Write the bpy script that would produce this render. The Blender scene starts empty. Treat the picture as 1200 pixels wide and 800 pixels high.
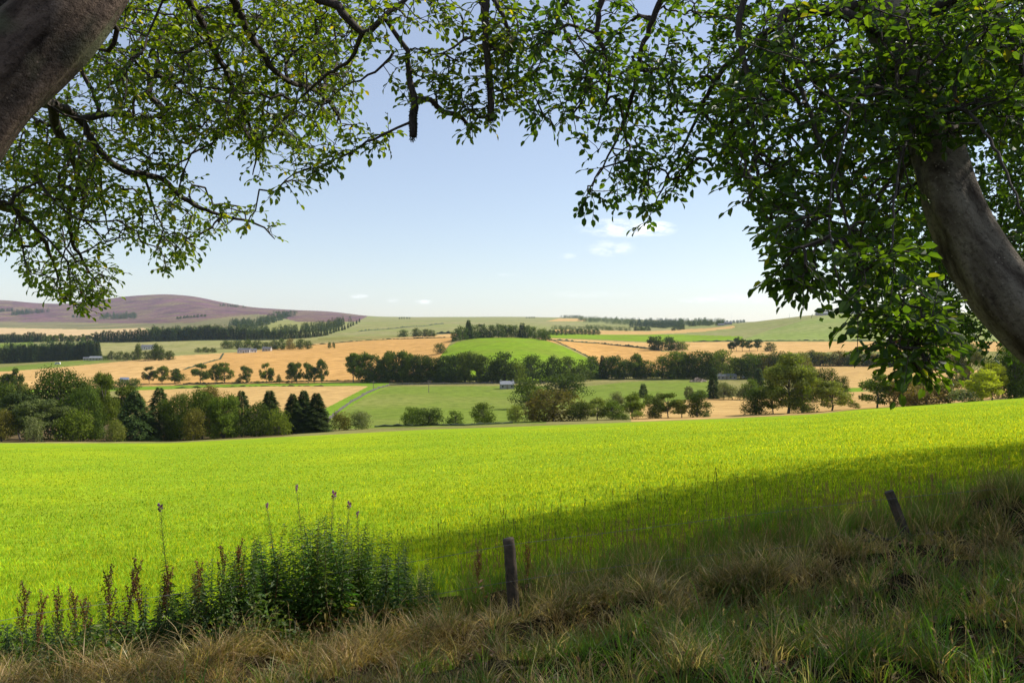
import bpy, math, random
import numpy as np
from math import radians as R
SC = bpy.context.scene
COL = SC.collection
rng = np.random.default_rng(7)
random.seed(7)
F = 933.33
# sun direction: ahead and to the right, mid height
SUN_AZ, SUN_EL = R(72), R(44)
SUN = np.array([math.sin(SUN_AZ)*math.cos(SUN_EL), math.cos(SUN_AZ)*math.cos(SUN_EL), math.sin(SUN_EL)])

def P(u, v, Y):
    return np.array([(u-600)/F*Y, Y, (388-v)/F*Y])

# ------------------------------------------------------------------ terrain height
def ip(x, pts):
    p = np.array(pts, float)
    return np.interp(x, p[:, 0], p[:, 1])
FENCE = [(-40, -3), (-14, 4.0), (-4.5, 7.0), (0, 8.5), (4.77, 10), (9, 11.4), (20, 15.5), (60, 30)]
def yfence(X):
    return ip(X, FENCE)
_wk = rng.uniform(-1, 1, (40, 2)); _wp = rng.uniform(0, 6.28, 40)
_wk /= np.linalg.norm(_wk, axis=1)[:, None]
def wob(X, Y, lam, n=8, o=0):
    s = 0
    for i in range(o, o+n):
        k = _wk[i]*6.283/(lam*(0.7+0.6*((i*0.37) % 1)))
        s = s+np.sin(k[0]*X+k[1]*Y+_wp[i])
    return s/math.sqrt(n/2)/1.6
def sm(a, b, x):
    t = np.clip((x-a)/(b-a), 0, 1)
    return t*t*(3-2*t)
def znear(X, Y, bumps=True):
    z = ip(Y, [(-60, 3), (-10, -0.6), (-2, -1.45), (0, -1.6), (2.5, -1.85), (5, -2.25), (8.5, -3.05), (12, -3.55), (20, -4.6), (30, -5.8), (60, -9.2)])
    z = z+0.81*np.tanh(X/9)+np.where(X > 0, 0.045, 0.02)*np.clip(X, -60, 60)
    if bumps:
        yf = yfence(X)
        d = Y-yf
        z = z+0.24*(sm(-0.75, -0.50, d+0.22*wob(X, Y, 1.6, 6, 3))-1)*sm(-9, 1, X)
        m = 1-sm(1.5, 5, d)
        z = z+.42*np.exp(-((X-6.75)**2+(Y-10.7)**2)/.32)
        z = z+m*(0.07*wob(X, Y, 1.3, 8, 0)+0.10*wob(X, Y, 3.5, 8, 8))
    return z
CREST = [(-400, 523), (0, 519), (200, 519), (330, 512), (500, 503), (600, 500), (700, 496), (860, 490), (960, 485), (1000, 480), (1080, 475), (1200, 466), (1700, 445)]
def crest(u): return ip(u, CREST)
ROWS = [
 (380, [(-400,484),(0,476),(200,473),(400,472),(600,470),(700,464),(800,462),(900,462),(1000,459),(1200,452)]),
 (530, [(0,454),(160,455),(300,450),(440,448),(640,446),(700,446),(800,443),(900,440),(1000,436),(1200,430)]),
 (750, [(0,434),(100,431),(200,425),(300,420),(400,418),(480,416),(520,411),(560,403),(600,400),(650,405),(700,418),(760,420),(850,416),(1000,414),(1200,410)]),
 (870, [(0,428),(100,424),(200,417),(300,412.5),(400,407),(480,402),(530,397.5),(600,395),(650,397.5),(700,406),(800,408),(900,406),(1200,404)]),
 (1100, [(0,412),(100,409),(200,406),(300,402),(400,396),(480,394.5),(530,392),(600,392),(650,393),(700,398),(800,400.5),(900,400.5),(1050,400),(1200,399)]),
 (1500, [(0,398),(100,397),(200,393),(300,390),(400,387),(500,386.5),(600,386.5),(700,391),(800,392),(870,389),(900,386),(950,376),(1000,372),(1100,371),(1300,371)]),
 (1900, [(0,391),(100,390),(200,387),(300,383),(400,382),(500,381),(600,381),(700,386),(800,385),(860,380),(900,375),(955,368.5),(1000,367),(1300,366)]),
 (2600, [(0,386),(100,385),(200,381),(300,377),(400,376.5),(500,376.5),(600,376.5),(700,381),(800,380.5),(860,379),(900,378),(955,376),(1000,375),(1300,375)]),
 (3600, [(0,379),(100,378),(170,376),(230,370),(300,368),(400,373),(430,373),(500,373),(600,373),(650,374),(700,377),(800,379),(860,379),(1300,379)]),
 (5500, [(-400,362),(-150,358),(0,351),(45,355.5),(85,356),(120,350.5),(160,346),(200,344.5),(225,346.5),(255,353),(290,359.5),(330,362.5),(370,364),(400,366),(430,370.5),(480,371.5),(600,371),(700,372.5),(800,376),(860,377),(1300,378)]),
 (6300, [(-400,362.6),(-150,358.6),(0,352),(45,356.5),(85,357),(120,351.5),(160,347),(200,345.5),(225,347.5),(255,354),(290,360.5),(330,363.5),(370,365),(400,367),(430,371.5),(480,372.5),(600,372),(700,373.5),(800,377),(860,378),(1300,379)]),
 (9000, [(-400,378),(0,376),(200,374),(430,379),(1300,384)]),
]
UG = np.arange(-1200, 2405, 5.0)
def gsm(a, s):
    k = np.arange(-12, 13)*5.0
    w = np.exp(-0.5*(k/s)**2); w /= w.sum()
    return np.convolve(np.pad(a, 12, mode='edge'), w, mode='valid')
ys, vs = [], []
z30 = {}
def zlin(u, Y):
    X30 = (u-600)/F*30
    a = znear(X30, 30+0*u, False); c = (388-gsm(crest(u), 12))/F*150
    return a+(c-a)*(Y-30)/120
for Y in (18, 22, 26, 30, 40, 55, 75, 100, 125, 150):
    z = znear((UG-600)/F*Y, Y+0*UG, False) if Y <= 30 else zlin(UG, Y)
    ys.append(Y); vs.append(388-z*F/Y)
cr = gsm(crest(UG), 12)
for Y, d in ((162, 2.2), (182, -0.5), (215, -4.5), (240, -7.5)):
    ys.append(Y); vs.append(cr+d)
for Y, pts in ROWS:
    ys.append(Y); vs.append(gsm(ip(UG, pts), 10 if Y > 3000 else 14))
VS = np.array(vs); LY = np.log(np.array(ys, float))
# monotone cubic in log distance, for every column
h = np.diff(LY)[:, None]; dl = np.diff(VS, axis=0)/h
m = np.zeros_like(VS); m[0] = dl[0]; m[-1] = dl[-1]
s = dl[:-1]*dl[1:]
w1 = 2*h[1:]+h[:-1]; w2 = h[1:]+2*h[:-1]
with np.errstate(divide='ignore', invalid='ignore'):
    hm = (w1+w2)/(w1/dl[:-1]+w2/dl[1:])
m[1:-1] = np.where(s > 0, np.nan_to_num(hm), 0)
LG = np.linspace(LY[0], LY[-1], 1600)
ki = np.clip(np.searchsorted(LY, LG)-1, 0, len(LY)-2)
t = ((LG-LY[ki])/(LY[ki+1]-LY[ki]))[:, None]
hh = (LY[ki+1]-LY[ki])[:, None]
TAB = (2*t**3-3*t**2+1)*VS[ki]+(t**3-2*t**2+t)*hh*m[ki]+(-2*t**3+3*t**2)*VS[ki+1]+(t**3-t**2)*hh*m[ki+1]
def vtab(u, Y):
    a = np.clip((u-UG[0])/5.0, 0, len(UG)-1.001); b = np.clip((np.log(np.maximum(Y, 1))-LG[0])/(LG[1]-LG[0]), 0, len(LG)-1.001)
    i = a.astype(int); j = b.astype(int); fa = a-i; fb = b-j
    return (TAB[j, i]*(1-fa)+TAB[j, i+1]*fa)*(1-fb)+(TAB[j+1, i]*(1-fa)+TAB[j+1, i+1]*fa)*fb
def height(X, Y):
    X = np.asarray(X, float); Y = np.asarray(Y, float)
    Yc = np.maximum(Y, 18.0)
    u = 600+F*X/Yc
    zt = (388-vtab(u, Yc))/F*Yc
    zt = zt+np.where(Y > 200, sm(200, 1200, Y)*2.0*wob(X, Y, 260, 8, 20), 0)*0.35
    w = sm(20, 29, Y)
    return znear(X, np.minimum(Y, 40))*(1-w)+zt*w
def depth_at(u, v, y0=183.0):
    j0 = np.searchsorted(LG, math.log(y0))
    a = (u-UG[0])/5.0; i = int(a); f = a-i
    col = TAB[j0:, i]*(1-f)+TAB[j0:, i+1]*f
    k = np.argmax(col <= v) if (col <= v).any() else len(col)-1
    if k > 0:
        g = (col[k-1]-v)/(col[k-1]-col[k]+1e-9)
        return math.exp(LG[j0+k-1]+(LG[1]-LG[0])*g)
    return math.exp(LG[j0])
def ground(u, v=None, Y=None):
    if Y is None: Y = depth_at(u, v)
    X = (u-600)/F*Y
    return np.array([X, Y, float(height(X, Y))])

# ------------------------------------------------------------------ objects and tags
def tag(o, label=None, cat=None, group=None, kind=None):
    if label: o['label'] = label
    if cat: o['category'] = cat
    if group: o['group'] = group
    if kind: o['kind'] = kind
    return o
def empty(name, loc=(0, 0, 0), rz=0):
    o = bpy.data.objects.new(name, None); COL.objects.link(o)
    o.location = tuple(map(float, loc)); o.rotation_euler = (0, 0, rz); o.empty_display_size = 0.1
    return o
def mesh_np(name, V, faces, mats=(), midx=None, smooth=False, tint=None, tdom='POINT'):
    """faces: list of int arrays (n,k)"""
    me = bpy.data.meshes.new(name)
    V = np.ascontiguousarray(V, np.float32)
    me.vertices.add(len(V)); me.vertices.foreach_set('co', V.ravel())
    flat = np.concatenate([f.ravel() for f in faces]).astype(np.int32)
    tot = np.concatenate([np.full(len(f), f.shape[1], np.int32) for f in faces])
    st = np.concatenate([[0], np.cumsum(tot)[:-1]]).astype(np.int32)
    me.loops.add(len(flat)); me.loops.foreach_set('vertex_index', flat)
    me.polygons.add(len(tot)); me.polygons.foreach_set('loop_start', st); me.polygons.foreach_set('loop_total', tot)
    if midx is not None: me.polygons.foreach_set('material_index', np.asarray(midx, np.int32))
    me.polygons.foreach_set('use_smooth', np.full(len(tot), bool(smooth)))
    me.update(calc_edges=True)
    for mt in mats: me.materials.append(mt)
    if tint is not None:
        a = me.attributes.new('tint', 'FLOAT_COLOR', tdom)
        c = np.ones((len(tint), 4), np.float32); c[:, :tint.shape[1]] = tint
        a.data.foreach_set('color', c.ravel())
    return me
def link(name, me, parent=None, loc=None):
    o = bpy.data.objects.new(name, me); COL.objects.link(o)
    if parent is not None: o.parent = parent
    if loc is not None: o.location = tuple(map(float, loc))
    return o

# ------------------------------------------------------------------ materials
def newmat(name):
    m = bpy.data.materials.new(name); m.use_nodes = True
    m.node_tree.nodes.clear()
    return m, m.node_tree.nodes, m.node_tree.links
def nd(N, t, **k):
    n = N.new(t)
    for a, b in k.items():
        if a.startswith('i_'):
            n.inputs[a[2:].replace('_', ' ')].default_value = b
        else: setattr(n, a, b)
    return n
def mixc(N, L, fac, a, b, mode='MIX'):
    n = N.new('ShaderNodeMix'); n.data_type = 'RGBA'; n.blend_type = mode
    for s, x in ((n.inputs[0], fac), (n.inputs[6], a), (n.inputs[7], b)):
        if hasattr(x, 'links'): L.new(x, s)
        else: s.default_value = x if not isinstance(x, tuple) else (*x[:3], 1)
    return n.outputs[2]
def noise(N, L, vec, scale, detail=4, rough=0.55):
    n = nd(N, 'ShaderNodeTexNoise'); n.inputs['Scale'].default_value = scale
    n.inputs['Detail'].default_value = detail; n.inputs['Roughness'].default_value = rough
    if vec is not None: L.new(vec, n.inputs['Vector'])
    return n.outputs['Fac']
def ramp(N, L, fac, a, b):
    n = nd(N, 'ShaderNodeMapRange'); n.inputs[1].default_value = a; n.inputs[2].default_value = b
    L.new(fac, n.inputs[0]); return n.outputs[0]
def bump(N, L, h, strength, dist):
    n = nd(N, 'ShaderNodeBump'); n.inputs['Strength'].default_value = strength; n.inputs['Distance'].default_value = dist
    L.new(h, n.inputs['Height']); return n.outputs[0]
def out(N, L, sh):
    o = N.new('ShaderNodeOutputMaterial'); L.new(sh, o.inputs[0])
def plain(name, col, rough=0.85, var=0.15, scale=4.0, bs=0.0, bd=0.02, metal=0.0, col2=None):
    m, N, L = newmat(name)
    tc = N.new('ShaderNodeTexCoord'); p = N.new('ShaderNodeBsdfPrincipled')
    f = noise(N, L, tc.outputs['Object'], scale, 5)
    c2 = col2 or tuple(c*(1-2*var) for c in col)
    L.new(mixc(N, L, ramp(N, L, f, 0.3, 0.7), tuple(c*(1+var) for c in col), c2), p.inputs['Base Color'])
    p.inputs['Roughness'].default_value = rough; p.inputs['Metallic'].default_value = metal
    if bs: L.new(bump(N, L, noise(N, L, tc.outputs['Object'], scale*4, 6), bs, bd), p.inputs['Normal'])
    out(N, L, p.outputs[0]); return m
def leafy(name, col=None, trans=0.45, tcol=None, rough=0.5, spec=0.3, usetint=False, rnd=0.25):
    """leaf material: reflects, lets light through; colour from the leaf's own tint, varied per object"""
    m, N, L = newmat(name)
    if usetint:
        at = nd(N, 'ShaderNodeAttribute', attribute_name='tint'); c = at.outputs['Color']
        if col: c = mixc(N, L, 1.0, c, col, 'MULTIPLY')
    else:
        rg = N.new('ShaderNodeRGB'); rg.outputs[0].default_value = (*col, 1)
        tcx = N.new('ShaderNodeTexCoord'); nz_ = ramp(N, L, noise(N, L, tcx.outputs['Object'], 9, 3, .6), .35, .68)
        c = mixc(N, L, nz_, tuple(x*.6 for x in col), (col[0]*1.5, col[1]*1.32, col[2]*1.2))
    if rnd:
        oi = N.new('ShaderNodeObjectInfo'); hs = N.new('ShaderNodeHueSaturation')
        mr = nd(N, 'ShaderNodeMapRange'); L.new(oi.outputs['Random'], mr.inputs[0])
        mr.inputs[3].default_value = 1-rnd; mr.inputs[4].default_value = 1+rnd
        L.new(mr.outputs[0], hs.inputs['Value'])
        m2 = nd(N, 'ShaderNodeMath', operation='MULTIPLY'); L.new(oi.outputs['Random'], m2.inputs[0]); m2.inputs[1].default_value = 7.31
        m3 = nd(N, 'ShaderNodeMath', operation='FRACT'); L.new(m2.outputs[0], m3.inputs[0])
        mh = nd(N, 'ShaderNodeMapRange'); L.new(m3.outputs[0], mh.inputs[0]); mh.inputs[3].default_value = 0.5-rnd*0.07; mh.inputs[4].default_value = 0.5+rnd*0.05
        L.new(mh.outputs[0], hs.inputs['Hue']); L.new(c, hs.inputs['Color']); c = hs.outputs[0]
    p = N.new('ShaderNodeBsdfPrincipled'); L.new(c, p.inputs['Base Color'])
    p.inputs['Roughness'].default_value = rough; p.inputs['Specular IOR Level'].default_value = spec
    tr = N.new('ShaderNodeBsdfTranslucent')
    tc = mixc(N, L, 1.0, c, tcol or (1.6, 1.9, 0.5), 'MULTIPLY')
    L.new(tc, tr.inputs['Color'])
    mx = N.new('ShaderNodeMixShader'); mx.inputs[0].default_value = trans
    L.new(p.outputs[0], mx.inputs[1]); L.new(tr.outputs[0], mx.inputs[2])
    out(N, L, mx.outputs[0]); return m
def bark(name, a, b, scale=6, lichen=None, disp=0.02, lean=0):
    m, N, L = newmat(name)
    tc = N.new('ShaderNodeTexCoord'); p = N.new('ShaderNodeBsdfPrincipled'); v = tc.outputs['Object']
    # streaks run along the trunk: turn the space with its lean and stretch it
    mp = N.new('ShaderNodeMapping'); mp.vector_type = 'TEXTURE'; mp.inputs['Rotation'].default_value = (0, R(lean), 0); mp.inputs['Scale'].default_value = (1, 1, 4.5)
    L.new(v, mp.inputs[0]); f = noise(N, L, mp.outputs[0], scale*2.2, 8, 0.62); g = noise(N, L, v, scale*0.35, 3)
    c = mixc(N, L, ramp(N, L, f, 0.38, 0.62), a, b)
    c = mixc(N, L, ramp(N, L, noise(N, L, v, scale*9, 6, .7), .5, .75), c, tuple(x*.45 for x in a))
    if lichen: c = mixc(N, L, ramp(N, L, g, 0.56, 0.66), c, lichen)
    v2 = nd(N, 'ShaderNodeTexVoronoi'); L.new(v, v2.inputs['Vector']); v2.inputs['Scale'].default_value = scale*9
    spots = ramp(N, L, v2.outputs['Distance'], 0.22, 0.12)
    sp = nd(N, 'ShaderNodeMath', operation='MULTIPLY'); L.new(spots, sp.inputs[0]); L.new(ramp(N, L, noise(N, L, v, scale*1.3, 3), 0.5, 0.6), sp.inputs[1])
    c = mixc(N, L, sp.outputs[0], c, tuple(x*1.25+0.02 for x in b))
    L.new(c, p.inputs['Base Color']); p.inputs['Roughness'].default_value = 0.85; p.inputs['Specular IOR Level'].default_value = 0.2
    hgt = nd(N, 'ShaderNodeMath', operation='ADD'); L.new(f, hgt.inputs[0]); L.new(noise(N, L, v, scale*7, 6, 0.7), hgt.inputs[1])
    L.new(bump(N, L, hgt.outputs[0], 0.9, disp), p.inputs['Normal'])
    out(N, L, p.outputs[0]); return m

# ------------------------------------------------------------------ shape helpers
def frusta(p0, p1, r0, r1, n=4):
    p0 = np.asarray(p0, float); p1 = np.asarray(p1, float)
    d = p1-p0; d /= (np.linalg.norm(d, axis=1)[:, None]+1e-9)
    a = np.where(np.abs(d[:, 2:3]) < 0.9, np.array([[0, 0, 1.0]]), np.array([[1.0, 0, 0]]))
    e = np.cross(d, a); e /= np.linalg.norm(e, axis=1)[:, None]; f = np.cross(d, e)
    an = np.arange(n)*2*math.pi/n
    ring = e[:, None]*np.cos(an)[None, :, None]+f[:, None]*np.sin(an)[None, :, None]
    V = np.stack([p0[:, None]+ring*np.asarray(r0)[:, None, None], p1[:, None]+ring*np.asarray(r1)[:, None, None]], 1).reshape(-1, 3)
    b = np.arange(len(p0))[:, None]*2*n; i = np.arange(n)[None]; j = (i+1) % n
    Fq = np.stack([b+i, b+j, b+j+n, b+i+n], -1).reshape(-1, 4)
    return V, Fq
def crom(pts, step):
    """smooth curve through points (any number of columns), resampled"""
    p = np.asarray(pts, float)
    q = np.vstack([2*p[0]-p[1], p, 2*p[-1]-p[-2]]); o = []
    for i in range(1, len(q)-2):
        L_ = np.linalg.norm(q[i+1, :3]-q[i, :3]); n = max(1, int(L_/step))
        for t in np.arange(n)/n:
            o.append(0.5*((2*q[i])+(-q[i-1]+q[i+1])*t+(2*q[i-1]-5*q[i]+4*q[i+1]-q[i+2])*t*t+(-q[i-1]+3*q[i]-3*q[i+1]+q[i+2])*t**3))
    o.append(p[-1]); return np.array(o)
def sweep(pts, n=10, lump=0.0, seed=0, flute=0.0):
    """tube along points with columns x,y,z,r; lumpy like a limb"""
    p = np.asarray(pts, float); k = len(p)
    d = np.gradient(p[:, :3], axis=0); d /= np.linalg.norm(d, axis=1)[:, None]
    e = np.cross(d[0], [0.3, 1, 0.2]); e /= np.linalg.norm(e); E = []
    for i in range(k):
        e = e-d[i]*np.dot(e, d[i]); e /= np.linalg.norm(e); E.append(e)
    E = np.array(E); G = np.cross(d, E)
    an = np.arange(n)*2*math.pi/n
    r = p[:, 3][:, None]*np.ones(n)[None]
    if lump or flute:
        rs = np.random.default_rng(seed); s = np.cumsum(np.r_[0, np.linalg.norm(np.diff(p[:, :3], axis=0), axis=1)])[:, None]
        for _ in range(7):
            r = r*(1+lump*np.sin(s*rs.uniform(1, 7)+rs.integers(1, 4)*an[None]+rs.uniform(0, 6)))
        for _ in range(3):
            r = r*(1+flute*np.sin(rs.integers(3, 8)*an[None]+rs.uniform(0, 6)+s*rs.uniform(-.5, .5)))
    V = (p[:, None, :3]+E[:, None]*(np.cos(an)[None]*r)[..., None]+G[:, None]*(np.sin(an)[None]*r)[..., None]).reshape(-1, 3)
    b = np.arange(k-1)[:, None]*n; i = np.arange(n)[None]; j = (i+1) % n
    Q = np.stack([b+i, b+j, b+j+n, b+i+n], -1).reshape(-1, 4)
    V = np.vstack([V, p[-1:, :3]+d[-1:]*p[-1, 3]*0.5])
    T = np.stack([(k-1)*n+np.arange(n), (k-1)*n+(np.arange(n)+1) % n, np.full(n, k*n)], -1)
    return V, [Q, T]
def unit(a): return a/(np.linalg.norm(a, axis=-1)[..., None]+1e-9)
def leaves(B, D, Nn, Ln, Wd, six=True):
    """folded leaf blades: base B, direction D, face normal Nn, length, width"""
    D = unit(D); S = unit(np.cross(D, Nn)); U = np.cross(S, D)
    Ln = np.asarray(Ln)[:, None]; Wd = np.asarray(Wd)[:, None]
    if six:
        tip = B+D*Ln-U*Ln*0.12
        a = B+D*Ln*0.28+S*Wd*0.42+U*Wd*0.14; b = B+D*Ln*0.68+S*Wd*0.40+U*Wd*0.10
        c = B+D*Ln*0.68-S*Wd*0.40+U*Wd*0.10; d = B+D*Ln*0.28-S*Wd*0.42+U*Wd*0.14
        V = np.stack([B, a, b, tip, c, d], 1).reshape(-1, 3)
        k = np.arange(len(B))[:, None]*6
        Q = np.concatenate([k+np.array([[0, 1, 2, 3]]), k+np.array([[0, 3, 4, 5]])])
        return V, Q
    V = np.stack([B, B+D*Ln*0.5+S*Wd*0.5+U*Wd*0.12, B+D*Ln, B+D*Ln*0.5-S*Wd*0.5+U*Wd*0.12], 1).reshape(-1, 3)
    k = np.arange(len(B))[:, None]*4
    return V, k+np.array([[0, 1, 2, 3]])
def merge(parts):
    V, Fs, o = [], {}, 0
    for v, fs in parts:
        if not isinstance(fs, list): fs = [fs]
        for f in fs: Fs.setdefault(f.shape[1], []).append(f+o)
        V.append(v); o += len(v)
    return np.vstack(V), [np.vstack(x) for x in Fs.values()]
def inpoly(x, y, poly):
    p = np.asarray(poly, float); r = np.zeros(np.shape(x), bool); n = len(p); j = n-1
    for i in range(n):
        c = ((p[i, 1] > y) != (p[j, 1] > y))
        with np.errstate(divide='ignore', invalid='ignore'):
            xi = (p[j, 0]-p[i, 0])*(y-p[i, 1])/(p[j, 1]-p[i, 1]+1e-12)+p[i, 0]
        r ^= c & (x < xi); j = i
    return r
# ------------------------------------------------------------------ the land, cut into its fields
def field_mat(name, a, b, scale, stripe=None, bs=0.6, bd=0.3, c=None, sc2=None, spk=0.12):
    """a, b, c: colours mixed by noise; stripe = (direction degrees, spacing m, strength): drill and harvest rows"""
    m, N, L = newmat(name)
    g = N.new('ShaderNodeNewGeometry'); v = g.outputs['Position']
    col = mixc(N, L, ramp(N, L, noise(N, L, v, scale, 6, 0.6), 0.32, 0.68), a, b)
    if c: col = mixc(N, L, ramp(N, L, noise(N, L, v, sc2 or scale*0.3, 5, 0.6), 0.45, 0.62), col, c)
    if stripe:
        mp = N.new('ShaderNodeMapping'); mp.inputs['Rotation'].default_value = (0, 0, R(stripe[0])); L.new(v, mp.inputs[0])
        w = nd(N, 'ShaderNodeTexWave'); w.inputs['Scale'].default_value = 0.314/stripe[1]*1.0; w.inputs['Distortion'].default_value = 1.2; w.inputs['Detail'].default_value = 3
        w.inputs['Detail Scale'].default_value = 0.6
        L.new(mp.outputs[0], w.inputs['Vector'])
        mm = nd(N, 'ShaderNodeMath', operation='MULTIPLY'); L.new(w.outputs['Fac'], mm.inputs[0]); mm.inputs[1].default_value = stripe[2]
        col = mixc(N, L, mm.outputs[0], col, tuple(x*0.55 for x in b))
    fine = noise(N, L, v, scale*9, 4, 0.7)
    col = mixc(N, L, ramp(N, L, fine, 0.35, 0.75), col, tuple(x*(1-spk*3) for x in b))
    p = N.new('ShaderNodeBsdfPrincipled'); L.new(col, p.inputs['Base Color']); p.inputs['Roughness'].default_value = 0.95
    p.inputs['Specular IOR Level'].default_value = 0.0
    L.new(bump(N, L, fine, bs, bd), p.inputs['Normal'])
    out(N, L, p.outputs[0]); return m
FM = {
 'rough_pasture': field_mat('rough pasture', (.27,.25,.085), (.20,.20,.06), 0.05, c=(.34,.28,.12)),
 'hill_pasture': field_mat('hill pasture', (.29,.29,.11), (.23,.25,.08), 0.006, c=(.32,.28,.14), sc2=0.003),
 'heather_moor': field_mat('heather moor', (.27,.13,.165), (.095,.06,.06), 0.008, c=(.25,.19,.10), sc2=0.007, bd=2.5),
 'moor_grass': field_mat('moor grass', (.22,.20,.09), (.15,.15,.07), 0.012, c=(.30,.24,.12)),
 'barley_field': field_mat('barley', (.66,.42,.17), (.56,.35,.13), 0.01, stripe=(62, 14, .20)),
 'wheat_field': field_mat('wheat', (.62,.36,.125), (.54,.31,.10), 0.01, stripe=(35, 14, .18)),
 'stubble_field': field_mat('stubble', (.60,.40,.155), (.53,.34,.13), 0.015, stripe=(70, 12, .22)),
 'pale_field': field_mat('pale stubble', (.66,.48,.26), (.56,.40,.21), 0.004, stripe=(5, 30, .15)),
 'green_pasture': field_mat('green pasture', (.20,.26,.045), (.155,.215,.035), 0.02, c=(.25,.26,.07), sc2=0.01),
 'green_hillside': field_mat('right hill grass', (.27,.32,.09), (.22,.28,.07), 0.01, c=(.30,.31,.11), sc2=0.004),
 'hill_grass': field_mat('round hill grass', (.24,.36,.028), (.19,.30,.022), 0.015, c=(.20,.25,.035), sc2=0.02, stripe=(20, 14, .12)),
 'bright_grass': field_mat('bright grass strip', (.20,.31,.03), (.17,.27,.028), 0.03),
 'olive_pasture': field_mat('olive pasture', (.30,.29,.10), (.24,.25,.08), 0.008, c=(.34,.30,.13)),
 'leaf_litter_ground': field_mat('litter ground', (.24,.14,.07), (.10,.08,.04), 0.12, c=(.07,.07,.03)),
 'crop_field': field_mat('young crop ground', (.31,.43,.030), (.23,.35,.018), 0.35, bs=0.8, bd=0.06, spk=0.15, c=(.37,.46,.022), sc2=0.06),
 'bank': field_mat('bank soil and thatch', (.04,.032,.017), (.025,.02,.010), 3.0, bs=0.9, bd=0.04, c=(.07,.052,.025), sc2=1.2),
}
FIELDS = [  # (name, outline on the land seen from the gate)
 ('heather_moor', [(-600,300),(430,300),(430,371),(418,377),(350,377),(312,369),(300,368),(262,372),(225,378),(160,379.5),(60,377),(-600,378)]),
 ('moor_grass', [(-600,378),(60,377),(160,379),(225,378),(262,372),(300,368),(322,371),(310,381),(270,386),(190,388),(172,384),(100,385.5),(0,383.5),(-600,384)]),
 ('olive_pasture', [(312,379),(325,375),(345,377),(400,377),(402,381),(385,387),(345,390),(308,389)]),
 ('pale_field', [(-600,384),(0,384),(100,386),(170,384.5),(176,391),(150,399),(67,399),(60,394),(0,392),(-600,391)]),
 ('green_pasture', [(-300,401),(0,402),(40,401),(38,405),(0,410),(-300,414)]),
 ('olive_pasture', [(105,402),(175,399),(330,395),(372,393),(372,398),(337,404),(262,414),(212,417),(125,423),(100,421)]),
 ('green_pasture', [(-300,430),(0,430.5),(60,424.5),(125,420.5),(132,424),(62,431),(10,435),(-300,440)]),
 ('barley_field', [(-300,440),(8,435),(62,431),(126,425),(212,416.5),(262,413.5),(258,421),(215,433),(160,443),(155,452.5),(100,455),(0,457),(-300,462)]),
 ('wheat_field', [(262,413.5),(290,412),(337,405.5),(380,402.3),(460,397.5),(531,395.5),(529,400),(517,416),(505,445),(505,448),(400,447.5),(300,449.2),(160,452.5),(160,443),(215,433),(258,421)]),
 ('barley_field', [(337,405.5),(380,402),(460,396),(531,390.8),(540,391),(533,394.8),(460,396.6),(395,402.3)]),
 ('bright_grass', [(-200,460),(100,456),(160,453),(300,449.6),(455,448),(455,451.7),(300,452.7),(160,457),(0,462),(-200,468)]),
 ('stubble_field', [(140,457.5),(160,457),(300,452.7),(432,452.3),(385,477),(300,486),(140,484)]),
 ('bright_grass', [(432,452.3),(455,452),(420,470),(384,494),(376,494),(380,479)]),
 ('green_pasture', [(456,452.5),(640,452),(645,470),(640,496),(500,500),(384,503),(385,494),(420,470)]),
 ('hill_grass', [(527,405),(535,401),(545,398.3),(562,396.2),(600,395.2),(625,396.4),(641,399.3),(661,406),(687,419),(702,430),(706,445),(500,446),(517,416)]),
 ('hill_grass', [(640,390),(800,392),(870,394),(870,398),(812,400),(760,400.5),(700,397.5),(642,395.5)]),
 ('wheat_field', [(620,394),(641,397),(700,402),(774,411),(775,412),(830,412),(860,420),(760,437),(706,432),(700,425),(686,416),(660,404)]),
 ('barley_field', [(641,396.3),(700,398.5),(760,401.5),(812,401),(875,400.3),(1050,400.2),(1400,400.5),(1400,412),(1000,411.5),(930,413.5),(900,421),(760,437),(830,412),(775,411),(700,401.5),(641,397.2)]),
 ('stubble_field', [(655,373),(688,373),(686,376.5),(640,376.5)]),
 ('stubble_field', [(650,386),(700,387),(760,388),(830,384.5),(860,381.5),(862,384),(820,389),(760,392),(700,392),(650,390)]),
 ('green_hillside', [(868,399.7),(886,392),(908,385),(940,376),(975,368),(1000,350),(1400,350),(1400,400),(1050,399.8)]),
 ('stubble_field', [(938,425),(1037,427.5),(1065,427),(1085,432),(1400,440),(1400,452),(1120,456),(945,457)]),
 ('bright_grass', [(1036,426),(1085,425),(1090,431),(1040,430)]),
 ('bright_grass', [(985,455),(1010,454),(1012,458.5),(985,459.5)]),
 ('stubble_field', [(738,476),(800,469),(830,466),(880,464),(1000,459),(1120,455),(1400,450),(1400,470),(1120,481),(740,500)]),
 ('green_pasture', [(683,453),(740,447),(800,443.5),(832,446),(832,465),(790,470),(738,476),(640,480),(640,465)]),
 ('leaf_litter_ground', [(-300,494),(385,490),(385,503),(330,511),(200,517),(0,518),(-300,520)]),
]
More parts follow.
